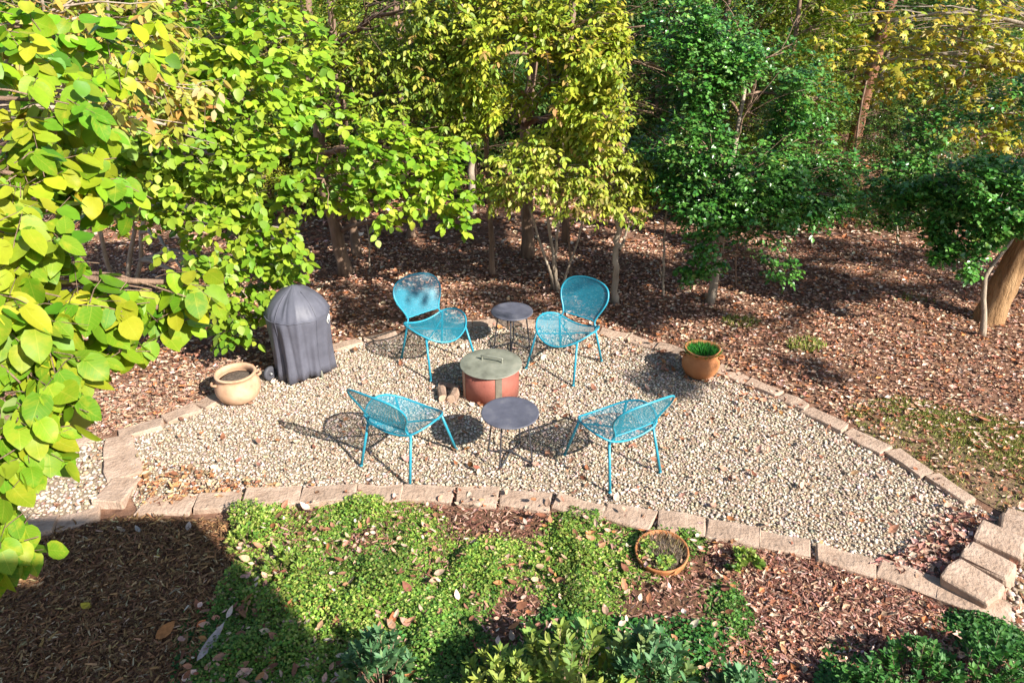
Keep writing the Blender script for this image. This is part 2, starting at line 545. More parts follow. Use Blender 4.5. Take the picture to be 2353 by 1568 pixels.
sheet('gravel_path', PATH_R, .006, M['gravel_bed'])
MULCH_L = [gnd(*p)[:2] for p in [(-260, 1245), (90, 1222), (300, 1190), (520, 1200), (560, 1290), (480, 1420), (420, 1640), (-500, 1640)]]
sheet('mulch_bed', MULCH_L, .005, M['mulch_bed'])
BED = [gnd(*p)[:2] for p in [(520, 1200), (1000, 1165), (1250, 1180), (1600, 1235), (1990, 1330), (2230, 1410), (2480, 1500), (2700, 1700), (420, 1700), (430, 1600), (480, 1420), (560, 1290)]]
sheet('planting_bed', BED, .005, M['mulch_bed'])
LAWN = [gnd(*p)[:2] for p in [(1930, 940), (2060, 910), (2300, 960), (2520, 1010), (2560, 1240), (2340, 1200), (2200, 1120), (2080, 1050), (1990, 1000)]]
sheet('lawn', LAWN, .006, M['lawn_bed'])


def rnd_in(poly, n, rng=RNG):
    poly = np.asarray(poly); lo, hi = poly.min(0), poly.max(0)
    out = np.zeros((0, 2))
    while len(out) < n:
        q = rng.random((n * 2, 2)) * (hi - lo) + lo
        out = np.concatenate([out, q[inside(poly, q[:, 0], q[:, 1])]])
    return out[:n]


def rot_rand(n, tilt=.5, rng=RNG):
    """random heading, tilted normals"""
    a = rng.random(n) * 2 * math.pi
    D = np.stack([np.cos(a), np.sin(a), rng.normal(0, tilt * .35, n)], 1)
    N = unit(np.stack([rng.normal(0, tilt, n), rng.normal(0, tilt, n), np.ones(n)], 1))
    return frames(D, N)


# ---- gravel: real pebbles
def ico():
    t = (1 + 5 ** .5) / 2
    V = unit(np.array([(-1, t, 0), (1, t, 0), (-1, -t, 0), (1, -t, 0), (0, -1, t), (0, 1, t), (0, -1, -t), (0, 1, -t), (t, 0, -1), (t, 0, 1), (-t, 0, -1), (-t, 0, 1)], float))
    Fc = np.array([(0, 11, 5), (0, 5, 1), (0, 1, 7), (0, 7, 10), (0, 10, 11), (1, 5, 9), (5, 11, 4), (11, 10, 2), (10, 7, 6), (7, 1, 8),
                   (3, 9, 4), (3, 4, 2), (3, 2, 6), (3, 6, 8), (3, 8, 9), (4, 9, 5), (2, 4, 11), (6, 2, 10), (8, 6, 7), (9, 8, 1)])
    return V, Fc


def pebbles(name, poly, spacing, label, dens=1.0, seed=3):
    rng = np.random.default_rng(seed)
    poly = np.asarray(poly); lo, hi = poly.min(0), poly.max(0)
    gx, gy = np.meshgrid(np.arange(lo[0], hi[0], spacing), np.arange(lo[1], hi[1], spacing * .87))
    gx = gx + (np.arange(gx.shape[0]) % 2)[:, None] * spacing / 2
    q = np.stack([gx.ravel(), gy.ravel()], 1) + rng.normal(0, spacing * .3, (gx.size, 2))
    q = q[inside(poly, q[:, 0], q[:, 1])]
    q = q[w2px(np.c_[q, np.zeros(len(q))])[0] < 2650]
    n = len(q)
    big = rng.random(n) ** 2.2
    sz = spacing * (.50 + .55 * big)
    tv, tf = ico()
    Rm = rot_rand(n, .35, rng)
    sc = np.stack([sz * (.7 + .5 * rng.random(n)), sz * (.9 + .6 * rng.random(n)), sz * (.38 + .3 * rng.random(n))], 1) * .62
    jit = 1 + rng.normal(0, .13, (n, 12, 1))
    V = np.einsum('nij,nvj->nvi', Rm, tv[None] * jit * sc[:, None, :])
    z = .006 + sc[:, 2] * .6 + rng.random(n) ** 3 * .012
    V += np.c_[q, z][:, None, :]
    Fc = (tf[None] + (np.arange(n) * 12)[:, None, None]).reshape(-1, 3)
    C = np.repeat(pick(P_PEB, n, rng, .16), 20, axis=0)
    o = link(name, mesh_np(name, V.reshape(-1, 3), Fc, C, smooth=True), M['pebble'])
    tag(o, label, 'gravel', kind='stuff')
    return n


pebbles('gravel', PATIO, .0245, 'pale beige river gravel covering the patio inside the stone edging')
pebbles('gravel', PATH_L, .036, 'shaded beige gravel of the side path at the patio corner', seed=4)
pebbles('gravel', PATH_R, .038, 'beige gravel beside the stacked corner blocks', seed=5)

# ---- edging stones
stone_cache = []


def stone_mesh(L, W, H, seed, bev=.009):
    rng = np.random.default_rng(seed)
    bm = bmesh.new()
    bmesh.ops.create_cube(bm, size=1.0)
    for v in bm.verts:
        v.co.x *= L; v.co.y *= W; v.co.z *= H
        v.co.x += rng.normal(0, .013); v.co.y += rng.normal(0, .012); v.co.z += rng.normal(0, .005)
    bmesh.ops.subdivide_edges(bm, edges=[e for e in bm.edges if abs((e.verts[0].co - e.verts[1].co).x) > L * .6], cuts=1)
    for v in bm.verts:
        if abs(v.co.x) < L * .2:
            v.co.y += rng.normal(0, .012); v.co.z += rng.normal(0, .006)
    bmesh.ops.recalc_face_normals(bm, faces=list(bm.faces))
    bmesh.ops.bevel(bm, geom=[e for e in bm.edges if e.calc_face_angle(0) > .6], offset=min(bev, H * .25), segments=2, affect='EDGES', profile=.5, clamp_overlap=True)
    bmesh.ops.triangulate(bm, faces=[f for f in bm.faces if len(f.verts) > 4])
    for v in bm.verts:
        v.co += Vector(rng.normal(0, .0022, 3))
    bmesh.ops.recalc_face_normals(bm, faces=list(bm.faces))
    me = bpy.data.meshes.new('stone')
    bm.to_mesh(me); bm.free()
    me.polygons.foreach_set('use_smooth', [False] * len(me.polygons))
    me.materials.append(M['stone'])
    return me


def edging(pxs, L, W, H, label, seed, zoff=0.0, jitter=.06):
    rng = np.random.default_rng(seed)
    P = np.array([gnd(*p)[:2] for p in pxs])
    C = crom(P, 24)
    d = np.r_[0, np.cumsum(np.linalg.norm(np.diff(C, axis=0), axis=1))]
    root = empty('stone_edging', (*C[0], 0), 0, label, 'stone edging', 'edging of tan concrete stones around the patio')
    s = 0.0; k = 0
    while s < d[-1] - L * .4:
        l = L * (.85 + .3 * rng.random())
        m = min(s + l / 2, d[-1])
        p = np.array([np.interp(m, d, C[:, 0]), np.interp(m, d, C[:, 1])])
        p2 = np.array([np.interp(min(m + .05, d[-1]), d, C[:, 0]), np.interp(min(m + .05, d[-1]), d, C[:, 1])])
        p1 = np.array([np.interp(m - .05, d, C[:, 0]), np.interp(m - .05, d, C[:, 1])])
        a = math.atan2(*(p2 - p1)[::-1])
        w = W * (.9 + .2 * rng.random())
        o = link('stone', stone_mesh(l - .014, w, H, seed * 100 + k), None, root)
        o.location = (p[0] - C[0][0], p[1] - C[0][1], H / 2 - .066 + zoff + rng.normal(0, .006))
        o.rotation_euler = (rng.normal(0, .025), rng.normal(0, .02), a + rng.normal(0, jitter))
        s += l; k += 1


edging([(322, 1168), (450, 1163), (600, 1153), (800, 1143), (1000, 1140), (1250, 1160), (1400, 1184), (1600, 1217), (1800, 1257), (2000, 1313), (2110, 1345), (2230, 1390)], .38, .21, .115,
       'curved front row of tan edging stones between gravel and ground cover', 21)
edging([(272, 1008), (281, 1060), (281, 1120), (262, 1160)], .33, .24, .12, 'short row of pale stones across the corner of the gravel', 22)
edging([(275, 1005), (340, 985), (470, 932), (600, 868), (780, 802), (905, 772)], .36, .16, .10, 'tan edging stones behind the pale clay pot and covered grill', 23)
edging([(935, 766), (1090, 747), (1250, 750), (1400, 772), (1560, 817), (1700, 872), (1830, 932), (1960, 1002), (2090, 1072), (2205, 1142), (2255, 1172)], .36, .16, .11,
       'long curved row of tan edging stones along the leaf litter', 24)
edging([(235, 1185), (150, 1205), (60, 1225), (-60, 1250)], .33, .19, .11, 'shaded edging stones beside the brown mulch', 25)
edging([(20, 1030), (140, 1022), (235, 1012)], .34, .18, .10, 'edging stones under the big leaves above the side path', 26)
edging([(2300, 1190), (2352, 1205), (2440, 1230)], .34, .18, .12, 'edging stones leading out past the lawn corner', 27)
# raised corner blocks
root = empty('stone_edging', gnd(2235, 1340), 0, 'three larger raised tan blocks turning the corner by the litter', 'stone edging', 'edging of tan concrete stones around the patio')
b0 = gnd(2235, 1340)
for k, (px, py, l, w, h, a) in enumerate([(2294, 1262, .27, .22, .13, .62), (2262, 1312, .28, .22, .13, .60), (2222, 1362, .28, .23, .13, .72)]):
    p = gnd(px, py)
    o = link('stone', stone_mesh(w * 1.12, l * 1.1, h, 900 + k, .02), None, root)
    o.location = (p[0] - b0[0], p[1] - b0[1], h / 2 - .03 + .012 * k); o.rotation_euler = (.03, -.02, math.atan2(*(gnd(2294, 1262) - gnd(2222, 1362))[1::-1]) + (.12, 0, -.1)[k])
p = gnd(2345, 1232)
o = link('stone', stone_mesh(.32, .24, .12, 911, .02), None, root); o.location = (p[0] - b0[0], p[1] - b0[1], .035); o.rotation_euler = (0, 0, -.5)

# ------------------------------------------------------------------ chairs
def chair_meshes():
    out = {}
    sz = lambda x, y: .395 + .95 * x * x - .42 * max(y, 0) ** 2 - .2 * max(-y - .1, 0) ** 2
    half = [(0, -.205), (.13, -.205), (.225, -.195), (.285, -.125), (.315, -.01), (.295, .12), (.22, .225), (.11, .282), (0, .30)]
    ring2 = np.array(half + [(-x, y) for x, y in half[-2:0:-1]])
    ring = crom(ring2, 6, closed=True)
    out['seat_frame'] = MB().tube([(x, y, sz(x, y)) for x, y in ring], .0095, 8, closed=True).mesh('seat_frame')

    def lattice(poly, f, sp, w, step=.022):
        """flat wire lattice clipped to poly (2-D), mapped by f(u,v)->3-D"""
        b = MB(); lo, hi = poly.min(0), poly.max(0)
        V, T = [], []
        for (dx, dy) in ((1, .55), (1, -.55)):
            L = math.hypot(dx, dy); dx, dy = dx / L, dy / L; nx_, ny_ = -dy, dx
            ext = 1.0
            for s in np.arange(-ext, ext, sp):
                t = np.arange(-ext, ext, step)
                X, Y = (lo[0] + hi[0]) / 2 + nx_ * s + dx * t, (lo[1] + hi[1]) / 2 + ny_ * s + dy * t
                ins = inside(poly, X, Y)
                idx = np.where(ins[:-1] | ins[1:])[0]
                if not len(idx): continue
                for i in idx:
                    q = []
                    for (j, sg) in ((i, -1), (i, 1), (i + 1, 1), (i + 1, -1)):
                        q.append(f(X[j] + sg * nx_ * w / 2, Y[j] + sg * ny_ * w / 2))
                    V += q; n = len(V); T.append((n - 4, n - 3, n - 2, n - 1))
        b.add(V, T)
        return b
    out['seat_mesh'] = lattice(ring * .985, lambda x, y: (x, y, sz(x, y) - .012 * max(0, 1 - (x / .3) ** 2 - (y / .28) ** 2)), .0088, .0030).mesh('seat_mesh')
    # backrest: v runs up the back
    bz = lambda v: .43 + .41 * v
    by = lambda v: -.195 - .20 * max(v, 0.0) ** 1.15
    hw = [(.225, -.04), (.195, .06), (.192, .14), (.215, .28), (.25, .44), (.272, .60), (.268, .74), (.235, .87), (.17, .95), (.085, .99), (0, 1.0)]
    outline = crom(np.array(hw + [(-x, v) for x, v in hw[-2::-1]]), 5)
    f = lambda x, v: (x, by(v) + .32 * x * x * min(1, max(0, v) * 2 + .2), bz(v))
    out['back_frame'] = MB().tube([f(x, v) for x, v in outline], .0095, 8).mesh('back_frame')
    vb = .12
    hb = np.interp(vb, [v for _, v in hw], [x for x, _ in hw])
    out['back_bar'] = MB().tube([f(x, vb) for x in np.linspace(-hb, hb, 11)], .0065, 6).mesh('back_bar')
    poly = outline[outline[:, 1] > vb]
    poly2 = np.c_[poly[:, 0] * .985, vb + (poly[:, 1] - vb) * .99]
    # lattice in metric coords (v*.45)
    pm = np.c_[poly2[:, 0], poly2[:, 1] * .455]
    out['back_mesh'] = lattice(pm, lambda x, y: f(x, y / .455), .0088, .0034).mesh('back_mesh')
    feet = {'fl': ((-.235, .19), (-.285, .31)), 'fr': ((.235, .19), (.285, .31)), 'rl': ((-.215, -.175), (-.255, -.28)), 'rr': ((.215, -.175), (.255, -.28))}
    for k, (a, b) in feet.items():
        z0 = sz(*a) - .004
        b_ = MB().tube([(a[0], a[1], z0), (b[0], b[1], .012)], [.011, .0125], 8)
        b_.tube([(b[0], b[1], .02), (b[0] * 1.004, b[1] * 1.004, .006)], .015, 8)
        out[k] = b_.mesh('leg')
    # cross strut of flat tube under the seat, where its shadow shows
    b_ = MB()
    for s in (-1, 1):
        xs_ = np.linspace(-1, 1, 13)
        b_.tube([(s * t * .225, t * .185, min(sz(s * t * .225, t * .185), .4) - .022 - .006 * (s > 0)) for t in xs_], .007, 6)
    out['strut'] = b_.mesh('under_seat_strut')
    return out


CH = chair_meshes()


def chair(cx, cy, fx, fy, label):
    r = empty('metal_chair', (cx, cy, .012), math.atan2(fy, fx) - math.pi / 2, label, 'chair', 'turquoise metal chairs around the fire pit')
    link('seat_frame', CH['seat_frame'], M['teal'], r)
    link('seat_mesh', CH['seat_mesh'], M['teal'], r)
    bf = link('back_frame', CH['back_frame'], M['teal'], r)
    link('back_mesh', CH['back_mesh'], M['teal'], bf)
    link('crossbar', CH['back_bar'], M['teal'], bf)
    link('strut', CH['strut'], M['teal'], r)
    for k in ('fl', 'fr', 'rl', 'rr'): link('leg', CH[k], M['teal'], r)


chair(-.785, 6.60, .64, -.77, 'turquoise mesh chair beside the covered grill, facing the viewer')
chair(.56, 6.51, -.60, -.80, 'turquoise mesh chair in dappled shade, facing the viewer, nearest the grassy pot')
chair(-.885, 4.93, .52, .855, 'turquoise mesh chair seen from behind, nearest the pale clay pot')
chair(.851, 4.85, -.50, .866, 'turquoise mesh chair seen from behind with open gravel beyond its back')

# ------------------------------------------------------------------ side tables
def table(cx, cy, h, r, rz, label, tilt=0):
    t = empty('side_table', (cx, cy, .012), rz, label, 'table', 'round black metal side tables')
    link('table_top', MB().lathe([(.002, h - .012), (r - .01, h - .012), (r - .002, h - .009), (r, h - .003), (r - .003, h + .002), (r - .012, h + .001), (.002, h)], 48).mesh('table_top'), M['table_top'], t)
    link('apron_ring', MB().tube([(.62 * r * math.cos(a), .62 * r * math.sin(a), h - .02) for a in np.linspace(0, 2 * math.pi, 32, endpoint=False)], .007, 6, closed=True).mesh('apron_ring'), M['black_metal'], t)
    for k in range(2):
        a = k * math.pi / 2
        c, s = math.cos(a), math.sin(a)
        rr = [(-.66 * r, h - .018), (-.84 * r, .05), (-.85 * r, .022), (-.80 * r, .010), (-.68 * r, .010), (-.3 * r, .034 + .01 * k), (0, .046 + .014 * k), (.3 * r, .034 + .01 * k), (.68 * r, .010), (.80 * r, .010), (.85 * r, .022), (.84 * r, .05), (.66 * r, h - .018)]
        pts = crom([(u * c, u * s, z) for u, z in rr], 4)
        link('leg_loop', MB().tube(pts, .0075, 8).mesh('leg_loop'), M['black_metal'], t)


table(-.016, 4.955, .45, .238, math.radians(65), 'round slate grey side table in front of the fire pit in full sun')
table(.0, 6.885, .44, .222, math.radians(85), 'round dark side table half in shade between the two chairs facing the viewer')

# ------------------------------------------------------------------ fire pit
pit = empty('fire_pit', (-.205, 6.0, .008), 0, 'rust red steel drum fire pit with grey disc lid at the centre of the gravel', 'fire pit')
R, H = .272, .31
link('drum', MB().lathe([(R - .02, 0), (R, .002), (R, H - .002), (R - .006, H), (R - .012, H - .002), (R - .012, .03), (.01, .03)], 56).mesh('drum'), M['pit'], pit)


def vband(a0, a1, r, h, mat, name):
    b = MB(); n = 6; V = []
    for i in range(n + 1):
        a = math.radians(a0 + (a1 - a0) * i / n)
        for rr in (r, r + .006):
            for z in (.004, h): V.append((rr * math.cos(a), rr * math.sin(a), z))
    T = []
    for i in range(n):
        o_ = i * 4; q = o_ + 4
        T += [(o_ + 2, q + 2, q + 3, o_ + 3), (o_, o_ + 1, q + 1, q), (o_ + 1, o_ + 3, q + 3, q + 1), (o_, q, q + 2, o_ + 2)]
    T += [(0, 2, 3, 1), (n * 4, n * 4 + 1, n * 4 + 3, n * 4 + 2)]
    b.add(V, T)
    return link(name, b.mesh(name, False), mat, pit)


vband(-79, -66, R - .001, H - .006, M['band'], 'seam_band')
vband(-161, -150, R - .001, H - .006, M['tan_band'], 'seam_band')
lid = link('lid', MB().lathe([(.01, 0), (.290, 0), (.296, .003), (.296, .007), (.291, .009), (.2, .011), (.01, .013)], 64).mesh('lid'), M['lid'], pit, (.004, -.004, H + .002))
hp = [(-.10, 0, .010), (-.10, 0, .045), (-.09, 0, .058), (.09, 0, .058), (.10, 0, .045), (.10, 0, .010)]
ha = math.radians(-18)
hd = link('handle', MB().tube(crom([(x * math.cos(ha), x * math.sin(ha), z) for x, y, z in hp], 5), .009, 8).mesh('handle'), M['lid'], lid, (.01, .03, 0))

# firewood
def log(px, py, L, r, rz, label, tilt=0.0, z=0.0):
    p = gnd(px, py)
    e = empty('firewood', (p[0], p[1], r + .004 + z), rz, label, 'log', 'split firewood beside the pit')
    rng = np.random.default_rng(int(px))
    n = 9
    ang = np.linspace(0, 2 * math.pi, n, endpoint=False)
    rad = r * (.82 + .3 * rng.random(n))
    V = []
    for x in np.linspace(-L / 2, L / 2, 4):
        k = 1 + rng.normal(0, .04)
        V += [(x, rr * k * math.cos(a), rr * k * math.sin(a)) for a, rr in zip(ang, rad)]
    T = [(i * n + k, i * n + (k + 1) % n, (i + 1) * n + (k + 1) % n, (i + 1) * n + k) for i in range(3) for k in range(n)]
    b = MB(); b.add(V, T); link('bark', b.mesh('bark', False), M['log'], e)
    for q in (0, 3):
        b = MB(); W = V[q * n:(q + 1) * n]
        b.add([(w[0] + (-.002 if q == 0 else .002), w[1] * .99, w[2] * .99) for w in W], [tuple(range(n))]); link('cut_end', b.mesh('cut_end', False), M['log_end'], e)


log(1016, 914, .17, .046, math.radians(100), 'split log with pale end lying against the pit, next to the chair leg')
log(1043, 916, .18, .052, math.radians(78), 'thicker split log lying closest to the red drum')
log(1028, 893, .16, .036, math.radians(170), 'short pale log behind the other two logs at the pit')

# ------------------------------------------------------------------ covered grill
gc = np.array([-2.11, 6.42, 0])
grill = empty('covered_grill', (gc[0], gc[1], .008), 0, 'kettle grill under a dark grey fabric cover at the gravel edge', 'grill')
rng = np.random.default_rng(5)
seg = 192
prof = [(.298, .030), (.294, .12), (.290, .25), (.294, .40), (.302, .54), (.306, .635), (.309, .668), (.303, .692), (.288, .728), (.258, .778), (.208, .832), (.145, .878), (.084, .910), (.036, .934), (.0015, .943)]
folds = [(rng.random() * 6.28, 2 + 3 * rng.random(), .4 + rng.random()) for _ in range(14)]


def wob(a, i):
    t = i / (len(prof) - 1)
    body = max(0, 1 - i / 5.5)
    top = max(0, (i - 5) / 9) if i > 5 else 0
    w = 0
    for (ph, kk, am) in folds:
        d = math.cos(a - ph)
        w += am * math.exp(-(1 - d) * (26 + 14 * kk)) * (-.11 * body * (1 if kk > 3 else -.7) + .10 * top * (1 if kk > 3.4 else -.9))
    w += body * (.06 * math.sin(3 * a + .6) + .04 * math.sin(7 * a + 1.4) + .03 * math.sin(13 * a))
    w += .008 * math.sin(5 * a + i * .8) + .010 * math.sin(11 * a + 2 + i * .35) * (1 - t)
    if 4 <= i <= 7: w += .008 * math.sin(23 * a)
    for (dg, am, wd) in ((-131, .05, .07), (-117, -.05, .05), (-104, .045, .06), (-90, -.06, .05), (-78, .05, .07), (-66, -.055, .05), (-52, .04, .07), (-38, -.04, .06), (-20, .04, .08), (10, -.04, .07), (60, .05, .1), (120, -.05, .1), (165, .05, .1)):
        dd = (a - math.radians(dg) - .03 * am / .05 * i * .3 + math.pi) % (2 * math.pi) - math.pi
        k = (1 - i / 6.5) ** .6 if i < 6 else (.55 if i > 7 else .15)
        w += am * .85 * max(0, k) * math.exp(-(dd / wd) ** 2)
    return w


cv = MB().lathe(prof, seg, (0, 0, 0), wob, caps=False).mesh('cover')
for v in cv.vertices:   # sagging hem, lower in front
    if v.co.z < .3:
        v.co.z -= (1 - v.co.z / .3) * (.022 * math.sin(math.atan2(v.co.y, v.co.x) * 2 + .4) - .012 * (v.co.x > 0) + .01)
cover = link('cover', cv, M['cover'], grill)
cover.modifiers.new('thick', 'SOLIDIFY').thickness = .004


def rad_at(a, z):
    zs = [p[1] for p in prof]
    i = int(np.clip(np.searchsorted(zs, z), 1, len(zs) - 1))
    t = (z - zs[i - 1]) / (zs[i] - zs[i - 1])
    r0 = prof[i - 1][0] * (1 + wob(a, i - 1)); r1 = prof[i][0] * (1 + wob(a, i))
    return r0 + (r1 - r0) * t


ring = [((rad_at(a, .672) + .003) * math.cos(a), (rad_at(a, .672) + .003) * math.sin(a), .672 + .004 * math.sin(9 * a)) for a in np.linspace(0, 2 * math.pi, 80, endpoint=False)]
link('rim_piping', MB().tube(ring, .0055, 6, closed=True).mesh('rim_piping'), M['cover'], cover)
for a0 in (-118, -40, 62, 150):
    a0 = math.radians(a0)
    pts = [((rad_at(a0 + .05 * (z - .4), z) + .002) * math.cos(a0 + .05 * (z - .4)), (rad_at(a0 + .05 * (z - .4), z) + .002) * math.sin(a0 + .05 * (z - .4)), z) for z in np.linspace(.075, .90, 30)]
    link('seam', MB().tube(pts, .0042, 6).mesh('seam'), M['cover'], cover)
# white oval print near the rim
b = MB(); V = []; a0 = math.radians(-6); n = 20
for k in range(n):
    q = 2 * math.pi * k / n
    a = a0 + .17 * math.cos(q); z = .60 + .045 * math.sin(q)
    r_ = rad_at(a, z) + .007
    V.append((r_ * math.cos(a), r_ * math.sin(a), z))
b.add(V, [tuple(range(n))])
pr = link('printed_badge', b.mesh('printed_badge', False), M['white'], cover)
b = MB()
for k in range(5):   # dark strokes of the unreadable lettering
    a = a0 - .13 + .065 * k
    for z0, z1 in ((.570, .600),):
        pts = [((rad_at(a + .015 * (j % 2), z) + .0095) * math.cos(a + .015 * (j % 2)), (rad_at(a, z) + .0095) * math.sin(a + .015 * (j % 2)), z) for j, z in enumerate(np.linspace(z0, z1, 4))]
        b.tube(pts, .0022, 4)
link('lettering', b.mesh('lettering'), M['rubber'], pr)
for (wx, wy) in ((-.235, -.19), (-.18, .24)):
    w = empty('wheel', (wx, wy, .074)); w.parent = grill; w.rotation_euler = (math.pi / 2, 0, math.radians(-62))
    del w
for i, (wx, wy) in enumerate(((-.30, -.20), (-.12, .29))):
    m_ = MB().lathe([(.028, -.016), (.062, -.020), (.072, -.014), (.075, 0), (.072, .014), (.062, .020), (.028, .016)], 28).mesh('wheel')
    w = link('wheel', m_, M['rubber'], grill, (wx, wy, .076)); w.rotation_euler = (math.pi / 2, 0, math.radians(62))
    h_ = link('hub', MB().lathe([(.004, -.022), (.022, -.024), (.026, -.012), (.026, .012), (.022, .024), (.004, .022)], 16).mesh('hub'), M['white'] if False else M['black_metal'], w)
    link('axle_cap', MB().lathe([(.002, -.028), (.007, -.029), (.008, -.022), (.008, .022), (.007, .029), (.002, .028)], 10).mesh('axle_cap'), M['white'], h_)
link('leg', MB().tube([(.13, -.05, .30), (.215, -.175, .005)], .013, 8).mesh('leg'), M['lid'], grill)
for o in [o for o in COL.objects if o.type == 'EMPTY' and o.name.startswith('wheel')]: bpy.data.objects.remove(o)

# ------------------------------------------------------------------ pots
def blades(n, c, r, h, pal, rng, spread=.5, w=.16):
    a = rng.random(n) * 6.283; q = np.sqrt(rng.random(n)) * r
    P = np.stack([c[0] + q * np.cos(a), c[1] + q * np.sin(a), np.full(n, c[2])], 1)
    D = np.stack([np.cos(a) * spread * q / r + rng.normal(0, .25, n), np.sin(a) * spread * q / r + rng.normal(0, .25, n), np.ones(n)], 1)
    N = rng.normal(size=(n, 3))
    return scatter(tpl_blade(w), P, frames(D, N), h * (.6 + .6 * rng.random(n)), pick(pal, n, rng))


potl = empty('clay_pot', (-2.60, 5.87, .006), 0, 'weathered pale clay pot with thick rim and bare soil beside the grill', 'pot')
rng = np.random.default_rng(2)
pb = link('pot_body', MB().lathe([(.10, 0), (.135, .006), (.178, .05), (.203, .105), (.208, .15), (.198, .20), (.176, .236), (.166, .252), (.172, .268), (.187, .282), (.190, .292), (.184, .300), (.168, .300), (.158, .290), (.152, .262), (.165, .236), (.17, .20), (.02, .195)], 48,
                                wob=lambda a, i: .012 * math.sin(2 * a + 1) + .006 * math.sin(5 * a)).mesh('pot_body'), M['clay_pale'], potl)
link('soil', MB().lathe([(.164, .222), (.12, .236), (.06, .243), (.005, .244)], 28, wob=lambda a, i: .02 * math.sin(4 * a + i)).mesh('soil'), M['potting'], potl)
for a in (-150, 35):
    a = math.radians(a)
    link('lug', MB().tube(crom([(.19 * math.cos(a - .22), .19 * math.sin(a - .22), .222), (.222 * math.cos(a - .1), .222 * math.sin(a - .1), .225), (.222 * math.cos(a + .1), .222 * math.sin(a + .1), .225), (.19 * math.cos(a + .22), .19 * math.sin(a + .22), .222)], 5), .012, 8).mesh('lug'), M['clay_pale'], potl)

potr = empty('clay_pot', (1.89, 6.31, .006), 0, 'round orange terracotta pot planted with bright green grassy herb', 'pot')
link('pot_body', MB().lathe([(.07, 0), (.10, .006), (.150, .045), (.180, .10), (.188, .15), (.178, .205), (.158, .24), (.150, .262), (.160, .290), (.176, .312), (.176, .318), (.166, .318), (.148, .295), (.140, .27), (.02, .268)], 48,
                            wob=lambda a, i: (.03 * math.sin(3 * a + .5) if 9 <= i <= 12 else 0) + .008 * math.sin(2 * a)).mesh('pot_body'), M['clay'], potr)
for a in (-12, 168):
    a = math.radians(a)
    link('lug', MB().tube(crom([(.165 * math.cos(a - .2), .165 * math.sin(a - .2), .235), (.205 * math.cos(a - .1), .205 * math.sin(a - .1), .235), (.205 * math.cos(a + .1), .205 * math.sin(a + .1), .235), (.165 * math.cos(a + .2), .165 * math.sin(a + .2), .235)], 5), .012, 8).mesh('lug'), M['clay'], potr)
link('soil', MB().lathe([(.146, .272), (.08, .282), (.004, .284)], 24).mesh('soil'), M['potting'], potr)
P_GRN = [((.03, .20, .025), 5), ((.06, .30, .03), 4), ((.015, .12, .02), 3)]
herb = link('plant', mesh_np('plant', *blades(1500, (0, 0, .268), .145, .072, P_GRN, np.random.default_rng(3), 1.1, .10)), M['grass'], potr)
herb['kind'] = 'stuff'
p0 = np.array([1.055, 3.80, -.035])
bowl = empty('clay_bowl', p0, 0, 'shallow terracotta bowl sunk in the ground cover with dried plants', 'pot')
bowl.rotation_euler = (math.radians(6), math.radians(-4), 0)
link('pot_body', MB().lathe([(.13, 0), (.15, .006), (.172, .05), (.185, .105), (.187, .122), (.181, .126), (.172, .122), (.168, .09), (.02, .085)], 48).mesh('pot_body'), M['clay'], bowl)
link('soil', MB().lathe([(.171, .092), (.10, .106), (.004, .110)], 24).mesh('soil'), M['potting'], bowl)
P_DRY = [((.34, .27, .12), 5), ((.27, .19, .14), 4), ((.42, .33, .25), 3), ((.20, .13, .09), 3)]
d_ = link('dry_grass', mesh_np('dry_grass', *blades(1100, (0, 0, .09), .165, .06, P_DRY, np.random.default_rng(4), .5, .07)), M['grass'], bowl); d_['kind'] = 'stuff'
rg = np.random.default_rng(9)
for cx_, cy_, n_ in ((-.09, .06, 90), (-.11, -.04, 90), (.02, -.09, 110), (-.03, -.13, 50)):
    P = np.c_[cx_ + rg.normal(0, .022, n_), cy_ + rg.normal(0, .022, n_), .11 + np.abs(rg.normal(0, .025, n_))]
    s_ = link('sprig', mesh_np('sprig', *scatter(T_RHW, P, rot_rand(n_, .6, rg), .020 + .012 * rg.random(n_), pick(P_HERB, n_, rg))), M['herb'], bowl)
    s_['kind'] = 'stuff'

# ------------------------------------------------------------------ deck the camera stands on (casts the shade along the bottom)
deck = empty('wooden_deck', (0, .2, 0), 0, 'raised wooden deck with picket railing above the planting bed', 'deck')
for k in range(17):
    link('plank', MB().box((0, -.05 - .145 * k, 2.05), (12, .138, .035)).mesh('plank', False), M['deck'], deck)
link('rim_joist', MB().box((0, .04, 1.90), (12, .04, .24)).mesh('rim_joist', False), M['deck'], deck)
link('top_rail', MB().box((0, .20, 2.58), (12, .045, .03)).mesh('top_rail', False), M['deck'], deck)
link('bottom_rail', MB().box((0, .20, 2.17), (12, .05, .08)).mesh('bottom_rail', False), M['deck'], deck)
bal = MB().box((0, .20, 2.39), (.010, .010, .36)).mesh('baluster', False)
for k in range(100):
    link('baluster', bal, M['deck'], deck, (-5.95 + k * .119, 0, 0))
post = MB().box((0, .05, 1.55), (.1, .1, 3.1)).mesh('post', False)
for x in (-5.9, -3.0, 2.9, 5.9): link('post', post, M['deck'], deck, (x, .02, 0))
